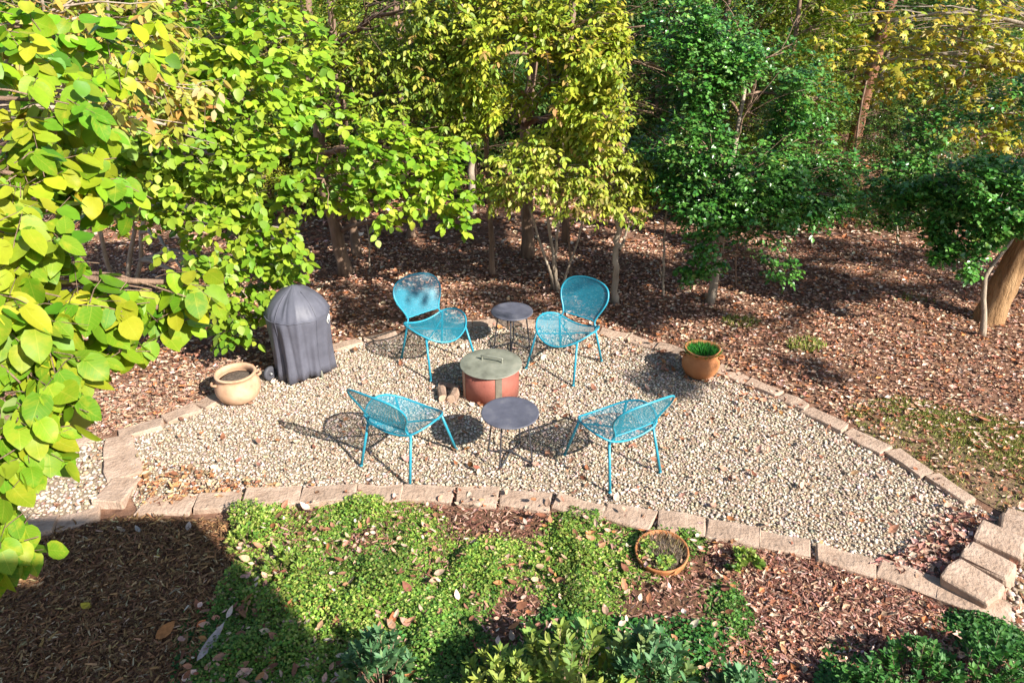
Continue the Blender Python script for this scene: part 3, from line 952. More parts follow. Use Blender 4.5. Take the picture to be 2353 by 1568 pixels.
for (x0, x1a, x1b, top, lab) in ((1.60, 2.83, 3.08, 5.16, 'tall slatted screen added behind the camera to shade the mulch'), (.40, 1.58, 1.58, 4.45, 'lower slatted screen added beside the tall one to shade the mulch')):  # unseen slatted blockers added behind the camera, shaped to cast the lower-left shade
    scr = empty('shade_screen', (x0, -.5, 2.07), 0, lab, 'screen')
    ns = int((top - 2.10) / .138)
    for k in range(ns):
        xr = x1a + (x1b - x1a) * k / ns - x0
        link('slat', MB().box((xr / 2, 0, top - 2.07 - .069 - .138 * (ns - 1 - k)), (xr, .025, .137)).mesh('slat', False), M['deck'], scr)
    for x in (.04, x1a - x0 - .05): link('post', MB().box((x, -.036, (top - 2.07) / 2), (.045, .04, top - 2.07)).mesh('post', False), M['deck'], scr)

# ------------------------------------------------------------------ foliage machinery
LEAFSETS = []


def leaf_dirs(n, tw, side, rng, droop, nsun):
    D = unit(tw * .55 + side * .85 + np.array([0, 0, -droop]) + rng.normal(0, .22, (n, 3)))
    N = unit(np.array([0, 0, .75]) + SUN * nsun + rng.normal(0, .33, (n, 3)))
    return frames(D, N)


def sprays(blobs, L, per, rng, pal, dens=1.0, droop=.35, nsun=.45, gap=-.15, gs=2.2, hollow=.35, twr=.0016, up=.15, jl=.22):
    """blobs: (x,y,z,rx,ry,rz,n twigs). Returns leaf P,R,S,C and twig tube data."""
    P, Rm, S, C, TW = [], [], [], [], []
    for bi, (x, y, z, rx, ry, rz, n) in enumerate(blobs):
        n = int(n * dens)
        u = unit(rng.normal(size=(n * 3, 3)))
        r = (hollow + (1 - hollow) * rng.random(n * 3)) ** .6
        q = u * r[:, None] * np.array([rx, ry, rz]) + np.array([x, y, z])
        keep = vnoise(q, gs, 5) > gap
        q, u = q[keep][:n], u[keep][:n]
        q = q[q[:, 2] > .08]; u = u[:len(q)]
        m = len(q)
        d = unit(u * np.array([1, 1, .6]) * .8 + rng.normal(0, .55, (m, 3)) * np.array([1, 1, .55]) + np.array([0, 0, up]))
        ln = L * per * .36 * (.7 + .6 * rng.random(m))
        twc = pick(pal, m, rng, .08) * (1 + .3 * vnoise(q, 1.7, 31))[:, None].clip(.55, 1.5)
        h = unit(np.cross(d, np.array([0, 0, 1.0])))
        st = q - d * ln[:, None] * .6
        for k in range(per):
            t = (k + .6) / per
            bend = np.array([0, 0, -1.0]) * (ln * .22 * t * t)[:, None]
            pos = st + d * (ln * t)[:, None] + bend
            if k == per - 1:
                side = h * 0; twd = d
            else:
                side = h * (1 if k % 2 else -1); twd = d
            P.append(pos); Rm.append(leaf_dirs(m, twd, side, rng, droop, nsun))
            S.append(L * (.62 + .5 * rng.random(m)) * (1 - .18 * (k == 0)))
            mixc = .6 * twc + .4 * pick(pal, m, rng, jl)
            C.append(mixc)
        TW.append((st, d, ln))
    return np.concatenate(P), np.concatenate(Rm), np.concatenate(S), np.concatenate(C), TW


def twig_mesh(TW, r, frac, rng, name='twigs'):
    V, Fc, n = [], [], 0
    for st, d, ln in TW:
        k = max(1, int(len(st) * frac)); idx = rng.permutation(len(st))[:k]
        a, dd, l = st[idx], d[idx], ln[idx]
        x = unit(np.cross(dd, [0.3, .2, 1.0])); y = np.cross(dd, x)
        p0 = a - dd * l[:, None] * .12
        p1 = a + dd * (l * .9)[:, None] - np.array([0, 0, 1.]) * (l * .18)[:, None]
        pm = a + dd * (l * .2)[:, None]
        ring = []
        for p, rr in ((p0, r * 1.1), (pm, r * .9), (p1, r * .45)):
            for q in range(3):
                ang = q * 2.094
                ring.append(p + rr * (math.cos(ang) * x + math.sin(ang) * y))
        ring = np.stack(ring, 1)                      # (k,9,3)
        f = []
        for s in range(2):
            for q in range(3):
                f.append((s * 3 + q, s * 3 + (q + 1) % 3, s * 3 + 3 + (q + 1) % 3, s * 3 + 3 + q))
        f = np.array(f)
        V.append(ring.reshape(-1, 3)); Fc.append((f[None] + (np.arange(k) * 9)[:, None, None] + n).reshape(-1, 4)); n += k * 9
    return mesh_np(name, np.concatenate(V), np.concatenate(Fc))


def wiggle(a, b, n, amp, rng, sag=0.0):
    a, b = np.asarray(a, float), np.asarray(b, float)
    t = np.linspace(0, 1, n)[:, None]
    P = a + (b - a) * t
    L = np.linalg.norm(b - a)
    w = np.cumsum(rng.normal(0, 1, (n, 3)), 0); w -= w[0] + (w[-1] - w[0]) * t
    P = P + w * amp * L / n ** .5
    P[:, 2] += sag * L * (t[:, 0] * (1 - t[:, 0])) * 4
    return P


def trunk_tube(path, r0, r1, seg=10, flare=.35, rng=None):
    n = len(path); t = np.linspace(0, 1, n)
    R = r0 + (r1 - r0) * t
    R = R * (1 + flare * np.exp(-t * n * .9))
    if rng is not None: R *= 1 + rng.normal(0, .03, n)
    return MB().tube(path, R, seg)


def tree(name, base, stems, blobs, L, per, pal, tpl, mat, bark, label, cat='tree', group=None, seed=1, leaf_parts=0, part_tpls=None, part_mat=None, limbs=True, limb_mat=None, nsub=5, twigfrac=.5, twig_r=.0016, **kw):
    """base (x,y,z); stems: list of (path, r0, r1) in world coords; returns root"""
    rng = np.random.default_rng(seed)
    base = np.asarray(base, float)
    root = empty(name, base, 0, label, cat, group)
    for i, (path, r0, r1) in enumerate(stems):
        link('trunk' if r0 > .022 else 'stem', trunk_tube(np.asarray(path) - base, r0, r1, 10, .35 if r0 > .03 else .1, rng).mesh('trunk'), bark, root)
    if limbs and stems:
        allp = np.concatenate([np.asarray(p) for p, _, _ in stems])
        for (x, y, z, rx, ry, rz, n) in blobs:
            c = np.array([x, y, z])
            cand = allp[allp[:, 2] < z + .1]
            if not len(cand): cand = allp
            s = cand[np.argmin(np.linalg.norm(cand - (c - np.array([0, 0, rz * .8])), axis=1))]
            main = wiggle(s, c, 8, .05, rng, .06)
            r_ = min(.035, .010 + .009 * np.linalg.norm(c - s))
            b = MB().tube(main - base, np.linspace(r_, r_ * .35, 8), 6)
            for _ in range(nsub):
                k = rng.integers(3, 8)
                e = c + unit(rng.normal(size=3)) * np.array([rx, ry, rz]) * .8
                b.tube(wiggle(main[k - 1], e, 6, .06, rng, .05) - base, np.linspace(r_ * .4, .0025, 6), 4)
            link('limb', b.mesh('limb'), limb_mat or bark, root)
    P, Rm, S, C, TW = sprays(blobs, L, per, rng, pal, **kw)
    if twigfrac > 0:
        tw = twig_mesh([(a - base, d, l) for a, d, l in TW], twig_r, twigfrac, rng)
        o = link('twigs', tw, bark, root); o['kind'] = 'stuff'
    if leaf_parts:
        px, py, dep = w2px(P)
        vdir = unit(CAMP - P)
        face = np.abs(np.einsum('ij,ij->i', vdir, Rm[:, :, 2]))
        score = S / np.maximum(dep, .1) * (.25 + face)
        # roughly drop leaves hidden behind nearer ones: coarse depth grid
        cell = 26
        key = (np.floor(px / cell).astype(int) * 4096 + np.floor(py / cell).astype(int))
        order = np.argsort(dep); seen = {}; front = np.zeros(len(P), bool)
        for i in order:
            k = key[i]
            if seen.get(k, 0) < 2:
                front[i] = True; seen[k] = seen.get(k, 0) + 1
        ok = (dep > .2) & (px > -20) & (px < 2372) & (py > -20) & (py < 1590) & front
        idx = np.where(ok)[0]
        idx = idx[np.argsort(-score[idx])][:leaf_parts]
        # shared meshes: shape x colour classes
        tpls = part_tpls or [tpl]
        ncol = 14
        cc = C[idx]
        lum = np.argsort(np.argsort(cc @ np.array([1.0, -.6, 0]))) * ncol // max(1, len(idx))
        cache = {}
        for j, i in enumerate(idx):
            kk = (int(rng.integers(len(tpls))), int(lum[j]))
            if kk not in cache:
                tv, tf = tpls[kk[0]]
                cm = cc[lum == kk[1]].mean(0) * (1 + rng.normal(0, .08))
                me = mesh_np('leaf', tv, tf, np.repeat(cm[None], len(tf), 0)); me.materials.append(part_mat or mat)
                cache[kk] = me
            o = bpy.data.objects.new('leaf', cache[kk])
            COL.objects.link(o); o.parent = root
            ws = np.array([.74 + .4 * rng.random(), 1.0, .7 + 1.5 * rng.random()])
            mtx = Matrix([[*(Rm[i][r] * S[i] * ws), P[i][r] - base[r]] for r in range(3)] + [[0, 0, 0, 1]])
            o.matrix_local = mtx
        m_ = np.ones(len(P), bool); m_[idx] = False
        P, Rm, S, C = P[m_], Rm[m_], S[m_], C[m_]
    V, Fc, Cf = scatter(tpl, P - base, Rm, S, C)
    o = link('crown', mesh_np('crown', V, Fc, Cf), mat, root)
    o['kind'] = 'stuff'
    return root


def B(px, py, Y, rpx, n, asp=1.0, dz=None):
    """blob centred on the ray through a pixel at distance Y; rpx = radius in pixels there"""
    c = aty(px, py, Y)
    dep = (c - CAMP) @ FWD
    r = rpx * dep / F_PX
    return (*c, r * asp, r if dz is None else dz, r, n)


def Bc(px, py, d, rpx, n, asp=1.0):
    c = cam2w(px, py, d); r = rpx * d / F_PX
    return (*c, r * asp, r * 1.0, r, n)


# ------------------------------------------------------------------ trees
rg = np.random.default_rng(31)
# near big-leaved tree
bl = [Bc(110, 230, 2.8, 150, 22), Bc(30, 400, 2.4, 120, 18), Bc(190, 400, 2.7, 100, 16), Bc(90, 560, 2.25, 110, 18), Bc(40, 720, 2.1, 95, 16), Bc(200, 690, 2.3, 75, 12),
      Bc(80, 830, 2.1, 90, 15), Bc(20, 960, 2.05, 70, 11), Bc(370, 710, 2.6, 60, 8, 1.4), Bc(240, 800, 2.35, 50, 6), Bc(0, 1235, 2.0, 50, 9), Bc(100, 920, 2.1, 65, 9), Bc(60, 1030, 2.05, 60, 8), Bc(230, 110, 3.3, 130, 20), Bc(50, 60, 3.0, 120, 18), Bc(430, 650, 2.6, 60, 5, 1.3),
      Bc(-180, 500, 2.4, 180, 16), Bc(-200, 850, 2.2, 150, 14), Bc(-150, 100, 2.8, 180, 14)]
tb = np.array([-3.6, 2.6, 0.0])
stem = wiggle(tb, (-2.9, 2.2, 3.4), 10, .03, rg)
tree('broadleaf_tree', tb, [(stem, .055, .028)], bl, .094, 6, P_LIME, T_BIG[0], M['leaf'], M['bark'], 'tree with very large lime green leaves hanging close to the viewer', seed=41,
     leaf_parts=300, part_tpls=T_BIG, twigfrac=1.0, twig_r=.0021, droop=.8, nsun=.5, gap=-5, hollow=.2, dens=1.15, jl=.4, part_mat=M['big_leaf'], nsub=1)
# autumn tinted branch tree above it
bl = [Bc(300, 60, 4.2, 120, 26, 1.2), Bc(380, 190, 4.4, 95, 20, 1.2), Bc(250, 190, 4.0, 90, 16, 1.2), Bc(450, 300, 4.6, 70, 12, 1.2), Bc(80, 30, 4.0, 150, 20)]
tb = np.array([-4.4, 3.9, 0.0])
tree('autumn_tree', tb, [(wiggle(tb, (-3.4, 4.0, 4.2), 10, .03, rg), .05, .02)], bl, .085, 6, [((.34, .33, .05), 5), ((.44, .30, .06), 3), ((.22, .30, .03), 4), ((.42, .19, .07), 1.6), ((.5, .45, .2), .6)], T_OVAL, M['leaf'], M['bark_pale'],
     'slender tree with narrow yellow and orange tinted leaves, upper left corner', seed=42, twigfrac=.6, twig_r=.002, droop=.6, gap=-.6, dens=2.2)
# mid left, round leaved
bl = [B(420, 120, 6.3, 150, 90), B(560, 230, 6.6, 140, 90), B(420, 330, 6.2, 130, 80), B(600, 400, 6.6, 130, 85), B(470, 520, 6.3, 125, 75), B(640, 540, 6.7, 95, 55), B(560, 660, 6.6, 95, 55), B(640, 650, 6.9, 60, 22), B(330, 240, 6.0, 140, 70),
      B(640, 100, 6.9, 120, 60), B(300, 420, 6.2, 120, 50), B(440, 640, 6.4, 70, 22), B(540, 740, 6.5, 60, 20), B(180, 300, 6.2, 160, 50), B(480, 10, 6.4, 150, 70)]
tb = gnd(298, 690)
st = [(wiggle(tb + np.array([dx, dy, 0]), np.array([x2, 7.2, 3.6]), 12, .03, rg), .028, .012) for dx, dy, x2 in ((0, 0, -3.6), (.07, .05, -3.0), (-.08, .04, -4.2))]
tree('snowbell_tree', tb, st, bl, .098, 5, P_LIMEG, T_ROUND, M['leaf'], M['bark_pale'], 'multi-stemmed tree of rounded lime green leaves reaching down behind the covered grill', seed=43, leaf_parts=300, droop=.4, gap=-.3, twigfrac=.4, dens=1.5)
bl = [B(760, 300, 7.5, 110, 50), B(850, 350, 7.6, 110, 55, 1.2), B(960, 400, 7.8, 95, 46, 1.2), B(740, 420, 7.4, 90, 40), B(1030, 450, 7.9, 65, 26, 1.3), B(870, 450, 7.6, 80, 36, 1.3), B(1010, 350, 8.0, 75, 26), B(1050, 500, 7.9, 40, 10), B(700, 180, 7.6, 90, 36)]
tb = gnd(795, 632)
tree('snowbell_tree', tb, [(wiggle(tb, aty(745, 430, 8.95), 9, .02, rg).tolist() + wiggle(aty(742, 425, 8.95), aty(700, -80, 9.0), 8, .02, rg).tolist(), .085, .06)], bl, .10, 5, P_LIMEG, T_ROUND, M['leaf'], M['bark'],
     'brown trunked tree with a low branch of rounded green leaves pointing at the fire pit', seed=44, leaf_parts=220, droop=.4, gap=-.3, twigfrac=.4, dens=1.6)
# centre yellow green
bl = [B(1180, 90, 8.10, 120, 95, 1.2), B(1330, 60, 8.00, 120, 100, 1.2), B(1450, 150, 8.00, 100, 90), B(1280, 190, 8.10, 100, 90), B(1400, 250, 7.90, 85, 70, 1.3), B(1480, 60, 8.10, 90, 70), B(1180, 220, 8.30, 80, 55), B(1130, 10, 8.40, 120, 70), B(1500, 260, 8.00, 60, 34), B(1100, 150, 8.3, 80, 50, 1.2), B(1540, 170, 8.1, 50, 30), B(1060, 250, 8.5, 55, 24, 1.3), B(1380, 150, 8.0, 90, 60), B(1270, 290, 8.20, 60, 30)]
tb = gnd(1212, 590)
st = [(wiggle(tb, aty(1205, 300, 9.6), 7, .015, rg).tolist() + wiggle(aty(1206, 290, 9.6), (0.6, 9.6, 6), 6, .02, rg).tolist(), .085, .05), (wiggle(gnd(1300, 560), aty(1295, 250, 10), 8, .02, rg).tolist() + [[.95, 10, 5.5]], .055, .03)]
tree('box_elder_tree', tb, st, bl, .080, 6, P_YELL, T_OVAL, M['leaf'], M['bark'], 'tall yellow green tree in the middle with a straight brown trunk', seed=45, droop=.5, gap=-.05, gs=3.2, twigfrac=.25, dens=3.0, jl=.35)
bl = [B(760, 60, 8.30, 130, 90, 1.3), B(900, 60, 8.40, 130, 95, 1.3), B(1010, 150, 8.40, 110, 80, 1.2), B(880, 190, 8.40, 110, 70, 1.3), B(780, 190, 8.30, 90, 50), B(1040, 30, 8.50, 110, 70), B(960, 270, 8.60, 80, 36, 1.3), B(1080, 250, 8.50, 70, 36), B(840, 260, 8.50, 60, 20), B(1090, 130, 8.2, 90, 60), B(1060, 300, 8.4, 60, 30, 1.3), B(1000, 0, 8.3, 110, 60, 1.3)]
tb = gnd(820, 592)
tree('maple_tree', tb, [(wiggle(tb, aty(800, 430, 9.6), 6, .015, rg).tolist() + wiggle(aty(799, 425, 9.6), (-2.2, 10.2, 6), 7, .02, rg).tolist(), .06, .035)], bl, .075, 6, P_OLIVE, T_OVAL, M['leaf'], M['bark'],
     'olive green leafy tree behind the brown trunk, top centre left', seed=46, droop=.5, gap=-.1, gs=3.0, twigfrac=.3, dens=3.0, jl=.35)
# dogwood
bl = [B(1200, 400, 8.0, 70, 55, 1.3), B(1300, 380, 7.9, 75, 60, 1.3), B(1400, 400, 7.9, 75, 60, 1.3), B(1480, 420, 8.0, 60, 40, 1.2), B(1330, 460, 7.8, 55, 34, 1.5), B(1240, 340, 8.1, 55, 34, 1.3), B(1150, 440, 8.1, 45, 22, 1.2), B(1440, 470, 7.8, 45, 22, 1.4), B(1380, 340, 8.1, 50, 26)]
tb = gnd(1275, 668)
st = [(wiggle(tb + np.array([dx, dy, 0]), aty(qx, qy, 8.25), 9, .02, rg), r_, r_ * .6) for dx, dy, qx, qy, r_ in ((0, 0, 1215, 470, .022), (.05, .03, 1250, 440, .026), (-.04, .05, 1285, 420, .020), (.03, -.03, 1240, 400, .018), (.08, .04, 1360, 440, .016))]
tree('dogwood_tree', tb, st, bl, .078, 6, P_DOG, T_OVAL, M['leaf'], M['bark_pale'], 'low many-stemmed tree with pink tinged yellow leaves behind the dark side table', seed=47, leaf_parts=200, droop=.6, gap=-.5, twigfrac=.4, dens=2.8)
# hollies
bl = [B(1620, 160, 8.15, 110, 190, 1.1), B(1740, 220, 8.05, 110, 190, 1.1), B(1600, 320, 7.95, 110, 190), B(1740, 380, 7.85, 120, 210, 1.1), B(1850, 440, 7.75, 95, 150, 1.1), B(1620, 460, 7.75, 100, 160), B(1750, 510, 7.55, 95, 140, 1.1), B(1660, 560, 7.45, 70, 80, 1.2), B(1760, 585, 7.45, 50, 40, 1.2), B(1840, 330, 8.05, 80, 90),
      B(1540, 420, 7.95, 70, 80), B(1700, 60, 8.35, 120, 150, 1.2), B(1570, 60, 8.45, 90, 80), B(1910, 450, 7.65, 50, 44), B(1960, 470, 7.8, 40, 22, 1.6), B(1930, 380, 8.0, 45, 22, 1.4), B(1500, 330, 8.3, 60, 40), B(1800, 120, 8.4, 90, 60, 1.3), B(1880, 230, 8.6, 60, 36, 1.3), B(1600, 620, 7.5, 34, 18, 1.5), B(1800, 620, 7.6, 30, 12, 1.5)]
tb = gnd(1630, 698)
st = [(wiggle(tb, aty(1672, 430, 8.1), 8, .02, rg).tolist() + wiggle(aty(1674, 420, 8.12), (2.6, 8.5, 2.6), 6, .02, rg).tolist(), .045, .02)]
tree('holly_tree', tb, st, bl, .062, 7, P_HOLLY, T_RHW, M['gloss'], M['bark_pale'], 'dense dark green glossy holly with a pale leaning trunk behind the grassy pot', seed=48, droop=.2, gap=-.08, gs=3.6, twigfrac=.12, nsun=.45, dens=2.5, jl=.35, limb_mat=M['bark'])
bl = [B(2120, 470, 7.50, 80, 100, 1.1), B(2230, 430, 7.30, 90, 130, 1.2), B(2320, 480, 7.10, 90, 120), B(2200, 530, 7.20, 70, 80, 1.2), B(2150, 565, 7.20, 40, 26), B(2320, 585, 6.90, 60, 60, 1.2), B(2400, 540, 7.00, 90, 80), B(2100, 390, 7.80, 80, 80, 1.2), B(2260, 350, 7.60, 80, 60), B(2060, 420, 8.2, 60, 40, 1.5), B(2040, 500, 8.3, 40, 16, 1.6), B(2340, 370, 7.6, 80, 60), B(2180, 300, 8.4, 80, 50, 1.3), B(2330, 250, 8.0, 80, 50), B(2260, 620, 7.0, 30, 10, 1.6)]
tb = gnd(2255, 772)
st = [(wiggle(tb, aty(2262, 640, 7.25), 7, .03, rg).tolist() + wiggle(aty(2266, 630, 7.25), aty(2330, 540, 7.4), 5, .03, rg).tolist(), .032, .02)]
tree('holly_tree', tb, st, bl, .066, 7, P_HOLLY, T_RHW, M['gloss'], M['bark_pale'], 'dark glossy holly whose thin pale stem leans on the big oak trunk', seed=49, droop=.2, gap=.02, twigfrac=.1, dens=3.0, gs=3.4, limbs=False)
# yellow maple branch + oak, right
bl = [B(2200, 110, 9.20, 110, 44, 1.3), B(2320, 180, 9.00, 100, 40, 1.2), B(2080, 160, 9.40, 90, 30, 1.4), B(2250, 260, 9.10, 80, 26, 1.4), B(1990, 150, 9.60, 70, 20, 1.4), B(2330, 290, 8.90, 60, 18), B(2330, 60, 9.00, 100, 34), B(2150, 30, 9.50, 110, 30, 1.4), B(1970, 60, 9.70, 80, 18, 1.4)]
tb = np.array([7.6, 8.6, 0])
tree('yellow_maple', tb, [(wiggle(tb, (6.4, 8.8, 5.2), 10, .02, rg), .07, .03)], bl, .125, 5, P_MAPLE, T_MAPLE, M['leaf'], M['bark_pale'], 'yellow maple branches reaching in at the upper right corner', seed=50, leaf_parts=220, droop=.5, gap=-.4, twigfrac=.6, twig_r=.0022, dens=1.7)
tb = gnd(2268, 735)
path = crom([tb + np.array([0, 0, -.05]), tb + np.array([.03, 0, .25]), tb + np.array([.10, 0, .8]), tb + np.array([.30, -.05, 2.2]), tb + np.array([.8, -.5, 4.0]), tb + np.array([1.6, -1.8, 6.0]), tb + np.array([2.2, -2.6, 8.0])], 5)
bl = [(7.2, 6.4, 7.6, 1.7, 1.3, .8, 150), (8.6, 5.6, 8.2, 1.7, 1.3, .9, 150), (6.2, 7.2, 8.2, 1.6, 1.3, .8, 130)]
tree('oak_tree', tb, [(path, .165, .10)], bl, .14, 5, P_WOOD, T_OVAL, M['leaf'], M['bark_gold'], 'thick golden brown oak trunk with a flared base, far right', seed=51, droop=.4, gap=-.05, gs=1.6, twigfrac=.15, twig_r=.003)

tb = np.array([12.2, 5.2, 0.0])
bl = [(7.0, 2.6, 6.0, 1.25, .65, .5, 120), (9.2, 2.5, 6.6, 1.4, .8, .6, 140), (5.3, 2.75, 5.5, .95, .5, .4, 76), (4.0, 3.0, 5.6, .9, .5, .4, 60), (10.8, 2.9, 6.8, 1.4, .8, .7, 130), (8.3, 1.5, 5.5, .8, .35, .3, 44), (6.6, 1.75, 5.0, .5, .25, .25, 22), (12.5, 2.8, 7.0, 1.4, .9, .7, 120), (10.2, 1.3, 6.6, .7, .3, .3, 26)]
tree('oak_tree', tb, [(wiggle(tb, (11.2, 4.4, 7.0), 10, .02, rg), .16, .07)], bl, .12, 5, P_WOOD, T_OVAL, M['leaf'], M['bark'], 'tall oak beside the deck whose crown dapples the wood floor', seed=52, droop=.4, gap=.12, gs=2.8, dens=2.6, twigfrac=.15, twig_r=.003)

# thinner trunks and saplings with small crowns higher up
def sapling(bx, by, path_px, r0, label, bark, pal, blobs, L=.07, seed=60, name='sapling', tpl=T_OVAL, mat='leaf', group='young trees among the leaf litter'):
    tb = gnd(bx, by)
    pts = [tb] + [aty(x, y, tb[1] + k * .06) for k, (x, y) in enumerate(path_px)]
    P = crom(pts, 6)
    P[1:] += np.random.default_rng(seed).normal(0, r0 * .35, (len(P) - 1, 3))
    tree(name, tb, [(P, r0, r0 * .6)], blobs, L, 5, pal, tpl, M[mat], bark, label, seed=seed, group=group, twigfrac=.7, gap=-.6, droop=.4)


sapling(850, 622, [(846, 540), (838, 470), (820, 300)], .012, 'thin grey sapling beside the two brown trunks behind the grill', M['bark_pale'], P_WOOD, [B(830, 330, 9.2, 60, 16)], seed=61)
sapling(1133, 630, [(1127, 540), (1122, 430), (1110, 200), (1105, -60)], .042, 'slim dark straight trunk left of the many-stemmed tree', M['bark'], P_WOOD, [B(1110, 130, 9.0, 60, 20), B(1090, 20, 9.0, 90, 30)], seed=62)
sapling(1086, 498, [(1084, 430), (1075, 330), (1062, 100), (1050, -80)], .06, 'pale trunk far back left of the middle tree', M['bark_pale'], P_WOOD, [B(1050, 60, 11.4, 90, 40)], seed=63)
sapling(945, 543, [(940, 470), (930, 350), (915, 100), (905, -80)], .065, 'brown trunk far back under the low green branch', M['bark'], P_WOOD, [B(900, 20, 10.6, 100, 44)], seed=64)
sapling(1312, 640, [(1308, 560), (1303, 480), (1295, 350)], .018, 'thin sapling stem right of the many-stemmed tree', M['bark'], P_DOG, [B(1300, 380, 8.9, 50, 16)], seed=65)
sapling(1412, 695, [(1414, 600), (1418, 520), (1424, 420), (1430, 200)], .042, 'grey forked trunk behind the shaded turquoise chair', M['bark_pale'], P_YELL, [B(1430, 250, 8.2, 60, 22), B(1425, 120, 8.3, 80, 28)], seed=66)
sapling(1424, 575, [(1434, 545), (1448, 500), (1462, 440)], .022, 'side fork leaning out from the grey trunk behind the chair', M['bark_pale'], P_YELL, [B(1470, 430, 9.2, 40, 10)], seed=67)
sapling(1522, 682, [(1524, 600), (1528, 520), (1535, 400)], .016, 'thin sapling with a few green leaves at the holly edge', M['bark_pale'], P_LIMEG, [B(1530, 420, 8.3, 40, 10), B(1512, 630, 8.1, 28, 6)], seed=68)
sapling(1690, 660, [(1690, 600), (1694, 540)], .012, 'twig-thin sapling under the holly', M['bark'], P_HOLLY, [B(1694, 560, 8.3, 30, 14)], seed=69, tpl=T_RHW, mat='gloss', L=.055)
sapling(2062, 556, [(2061, 520), (2063, 470), (2070, 400)], .016, 'bare pale sapling on the sunlit litter right of the holly', M['bark_pale'], P_HOLLY, [B(2070, 390, 10.0, 40, 16)], seed=70, tpl=T_RHW, mat='gloss')
for i, (bx, by, p, r0, lab) in enumerate([
        (1950, 385, [(1968, 300), (1990, 210), (2040, 30), (2060, -60)], .13, 'leaning reddish pine trunk beyond the holly, upper right'),
        (1850, 262, [(1868, 200), (1890, 110), (1918, -40)], .16, 'second reddish pine trunk half hidden behind the holly top'),
        (1985, 330, [(2003, 250), (2030, 150), (2060, 40)], .07, 'thin pale trunk just behind the leaning pine'),
        (2165, 300, [(2185, 220), (2215, 100), (2240, -60)], .11, 'dark pine trunk behind the yellow maple'),
        (712, 250, [(712, 190), (703, 100), (690, -60)], .20, 'dark thick trunk in deep shade, top left of centre'),
        (1600, 150, [(1605, 90), (1612, -60)], .16, 'dark far trunk above the holly')]):
    tb = gnd(bx, by); Y = tb[1]
    pts = [tb + np.array([0, 0, -.1])] + [aty(x, y, Y) for x, y in p]
    top = pts[-1] + (pts[-1] - pts[-2]) * 1.5
    pts.append(top)
    bl = [(top[0] + dx, top[1] + dy, top[2] + dz, 1.6, 1.6, 1.1, 120) for dx, dy, dz in ((0, 0, .4), (1.2, -.6, -.3), (-1.2, .4, -.2))]
    tree('pine_tree' if i < 4 else 'forest_tree', tb, [(crom(pts, 5), r0, r0 * .75)], bl, .13, 5, P_WOOD, T_RH, M['leaf'], M['bark_red'] if i in (0, 1, 3) else (M['bark_pale'] if i == 2 else M['bark']), lab, seed=80 + i, group='trunks deeper in the wood', twigfrac=.1, limbs=False)

# background wood: leafy trees, copies of four kinds
KIND = []
for k, (pal, tpl, L, mat) in enumerate(((P_WOOD, T_RH, .11, 'leaf'), (P_DARKW, T_RHW, .085, 'gloss'), (P_YELL, T_RH, .11, 'leaf'), (P_DARKW, T_RH, .115, 'leaf'))):
    r_ = np.random.default_rng(200 + k)
    bl = []
    for j in range(26):
        a, q, h = r_.random() * 6.28, r_.random() ** .5 * 1.3, .35 + 4.8 * j / 26
        bl.append((q * math.cos(a), q * math.sin(a), h, .75, .75, .55, 95))
    root = tree('woodland_tree', (0, 0, 0), [(wiggle((0, 0, -.1), (.2, 0, 6), 9, .02, r_), .075, .03)], bl, L, 6, pal, tpl, M[mat], M['bark'], 'x', seed=210 + k, twigfrac=.12, twig_r=.003, gap=-.1)
    KIND.append(root)
desc = ['olive green', 'dark evergreen', 'yellow green', 'deep green']
spots = []
r_ = np.random.default_rng(77)
rows = [(12.6, 9, 7.6), (15.2, 9, 9.4), (18.2, 10, 11.5), (22.0, 11, 14), (27.0, 12, 17.5)]
for ri, (Y, n, hw_) in enumerate(rows):
    for j in range(n):
        x = -hw_ + 2 * hw_ * (j + .5) / n + r_.normal(0, .35)
        spots.append((x, Y + r_.normal(0, .4), ri, j, n))
for j, x in enumerate((2.9, 4.1, 5.2, 6.4, 7.5, 8.6)):
    spots.append((x, 11.3 + r_.normal(0, .25), 5, j, 6))
for j, x in enumerate((-6.6, -5.4, -3.9, -2.6)):
    spots.append((x, 11.8 + r_.normal(0, .25), 6, j, 6))
usedk = set()
side = lambda f: 'behind the lime green tree' if f < .3 else ('behind the low many-stemmed tree' if f < .55 else ('behind the dark holly' if f < .8 else 'behind the yellow maple'))
rowname = ['front row', 'second row', 'third row', 'fourth row', 'back row', 'low understory beyond the holly', 'low understory beyond the grill']
for (x, y, ri, j, n) in spots:
    f = (j + .5) / n if ri < 5 else (.9 if ri == 5 else .1)
    if f > .55: k = int(r_.choice([1, 3, 0], p=[.45, .4, .15]))
    elif f < .3: k = int(r_.choice([0, 2, 3], p=[.45, .25, .3]))
    else: k = int(r_.choice([0, 2, 3, 1], p=[.4, .2, .25, .15]))
    src = KIND[k]
    if k in usedk:
        o = src.copy(); COL.objects.link(o)
        for ch in src.children:
            c = ch.copy(); COL.objects.link(c); c.parent = o
    else:
        o = src; usedk.add(k)
    o.location = (x, y, float(gh(x, y)) - .05)
    o.rotation_euler = (0, 0, r_.random() * 6.28)
    s = (.72 if ri == 0 else (.9 + .08 * ri if ri < 5 else (.36 if ri == 5 else .5))) * (1 + r_.normal(0, .08)); o.scale = (s, s, s)
    ordn = ['first', 'second', 'third', 'fourth', 'fifth', 'sixth', 'seventh', 'eighth', 'ninth', 'tenth', 'eleventh', 'twelfth'][j]
    tag(o, f'{desc[k]} tree in the {rowname[ri]} of the wood, {ordn} from the grill side' if ri < 5 else f'{desc[k]} bush, {rowname[ri]}, {ordn} from the grill side', 'tree', 'background trees of the wood')
for k, o in enumerate(KIND):
    if k not in usedk:
        for ch in list(o.children): bpy.data.objects.remove(ch)
        bpy.data.objects.remove(o)

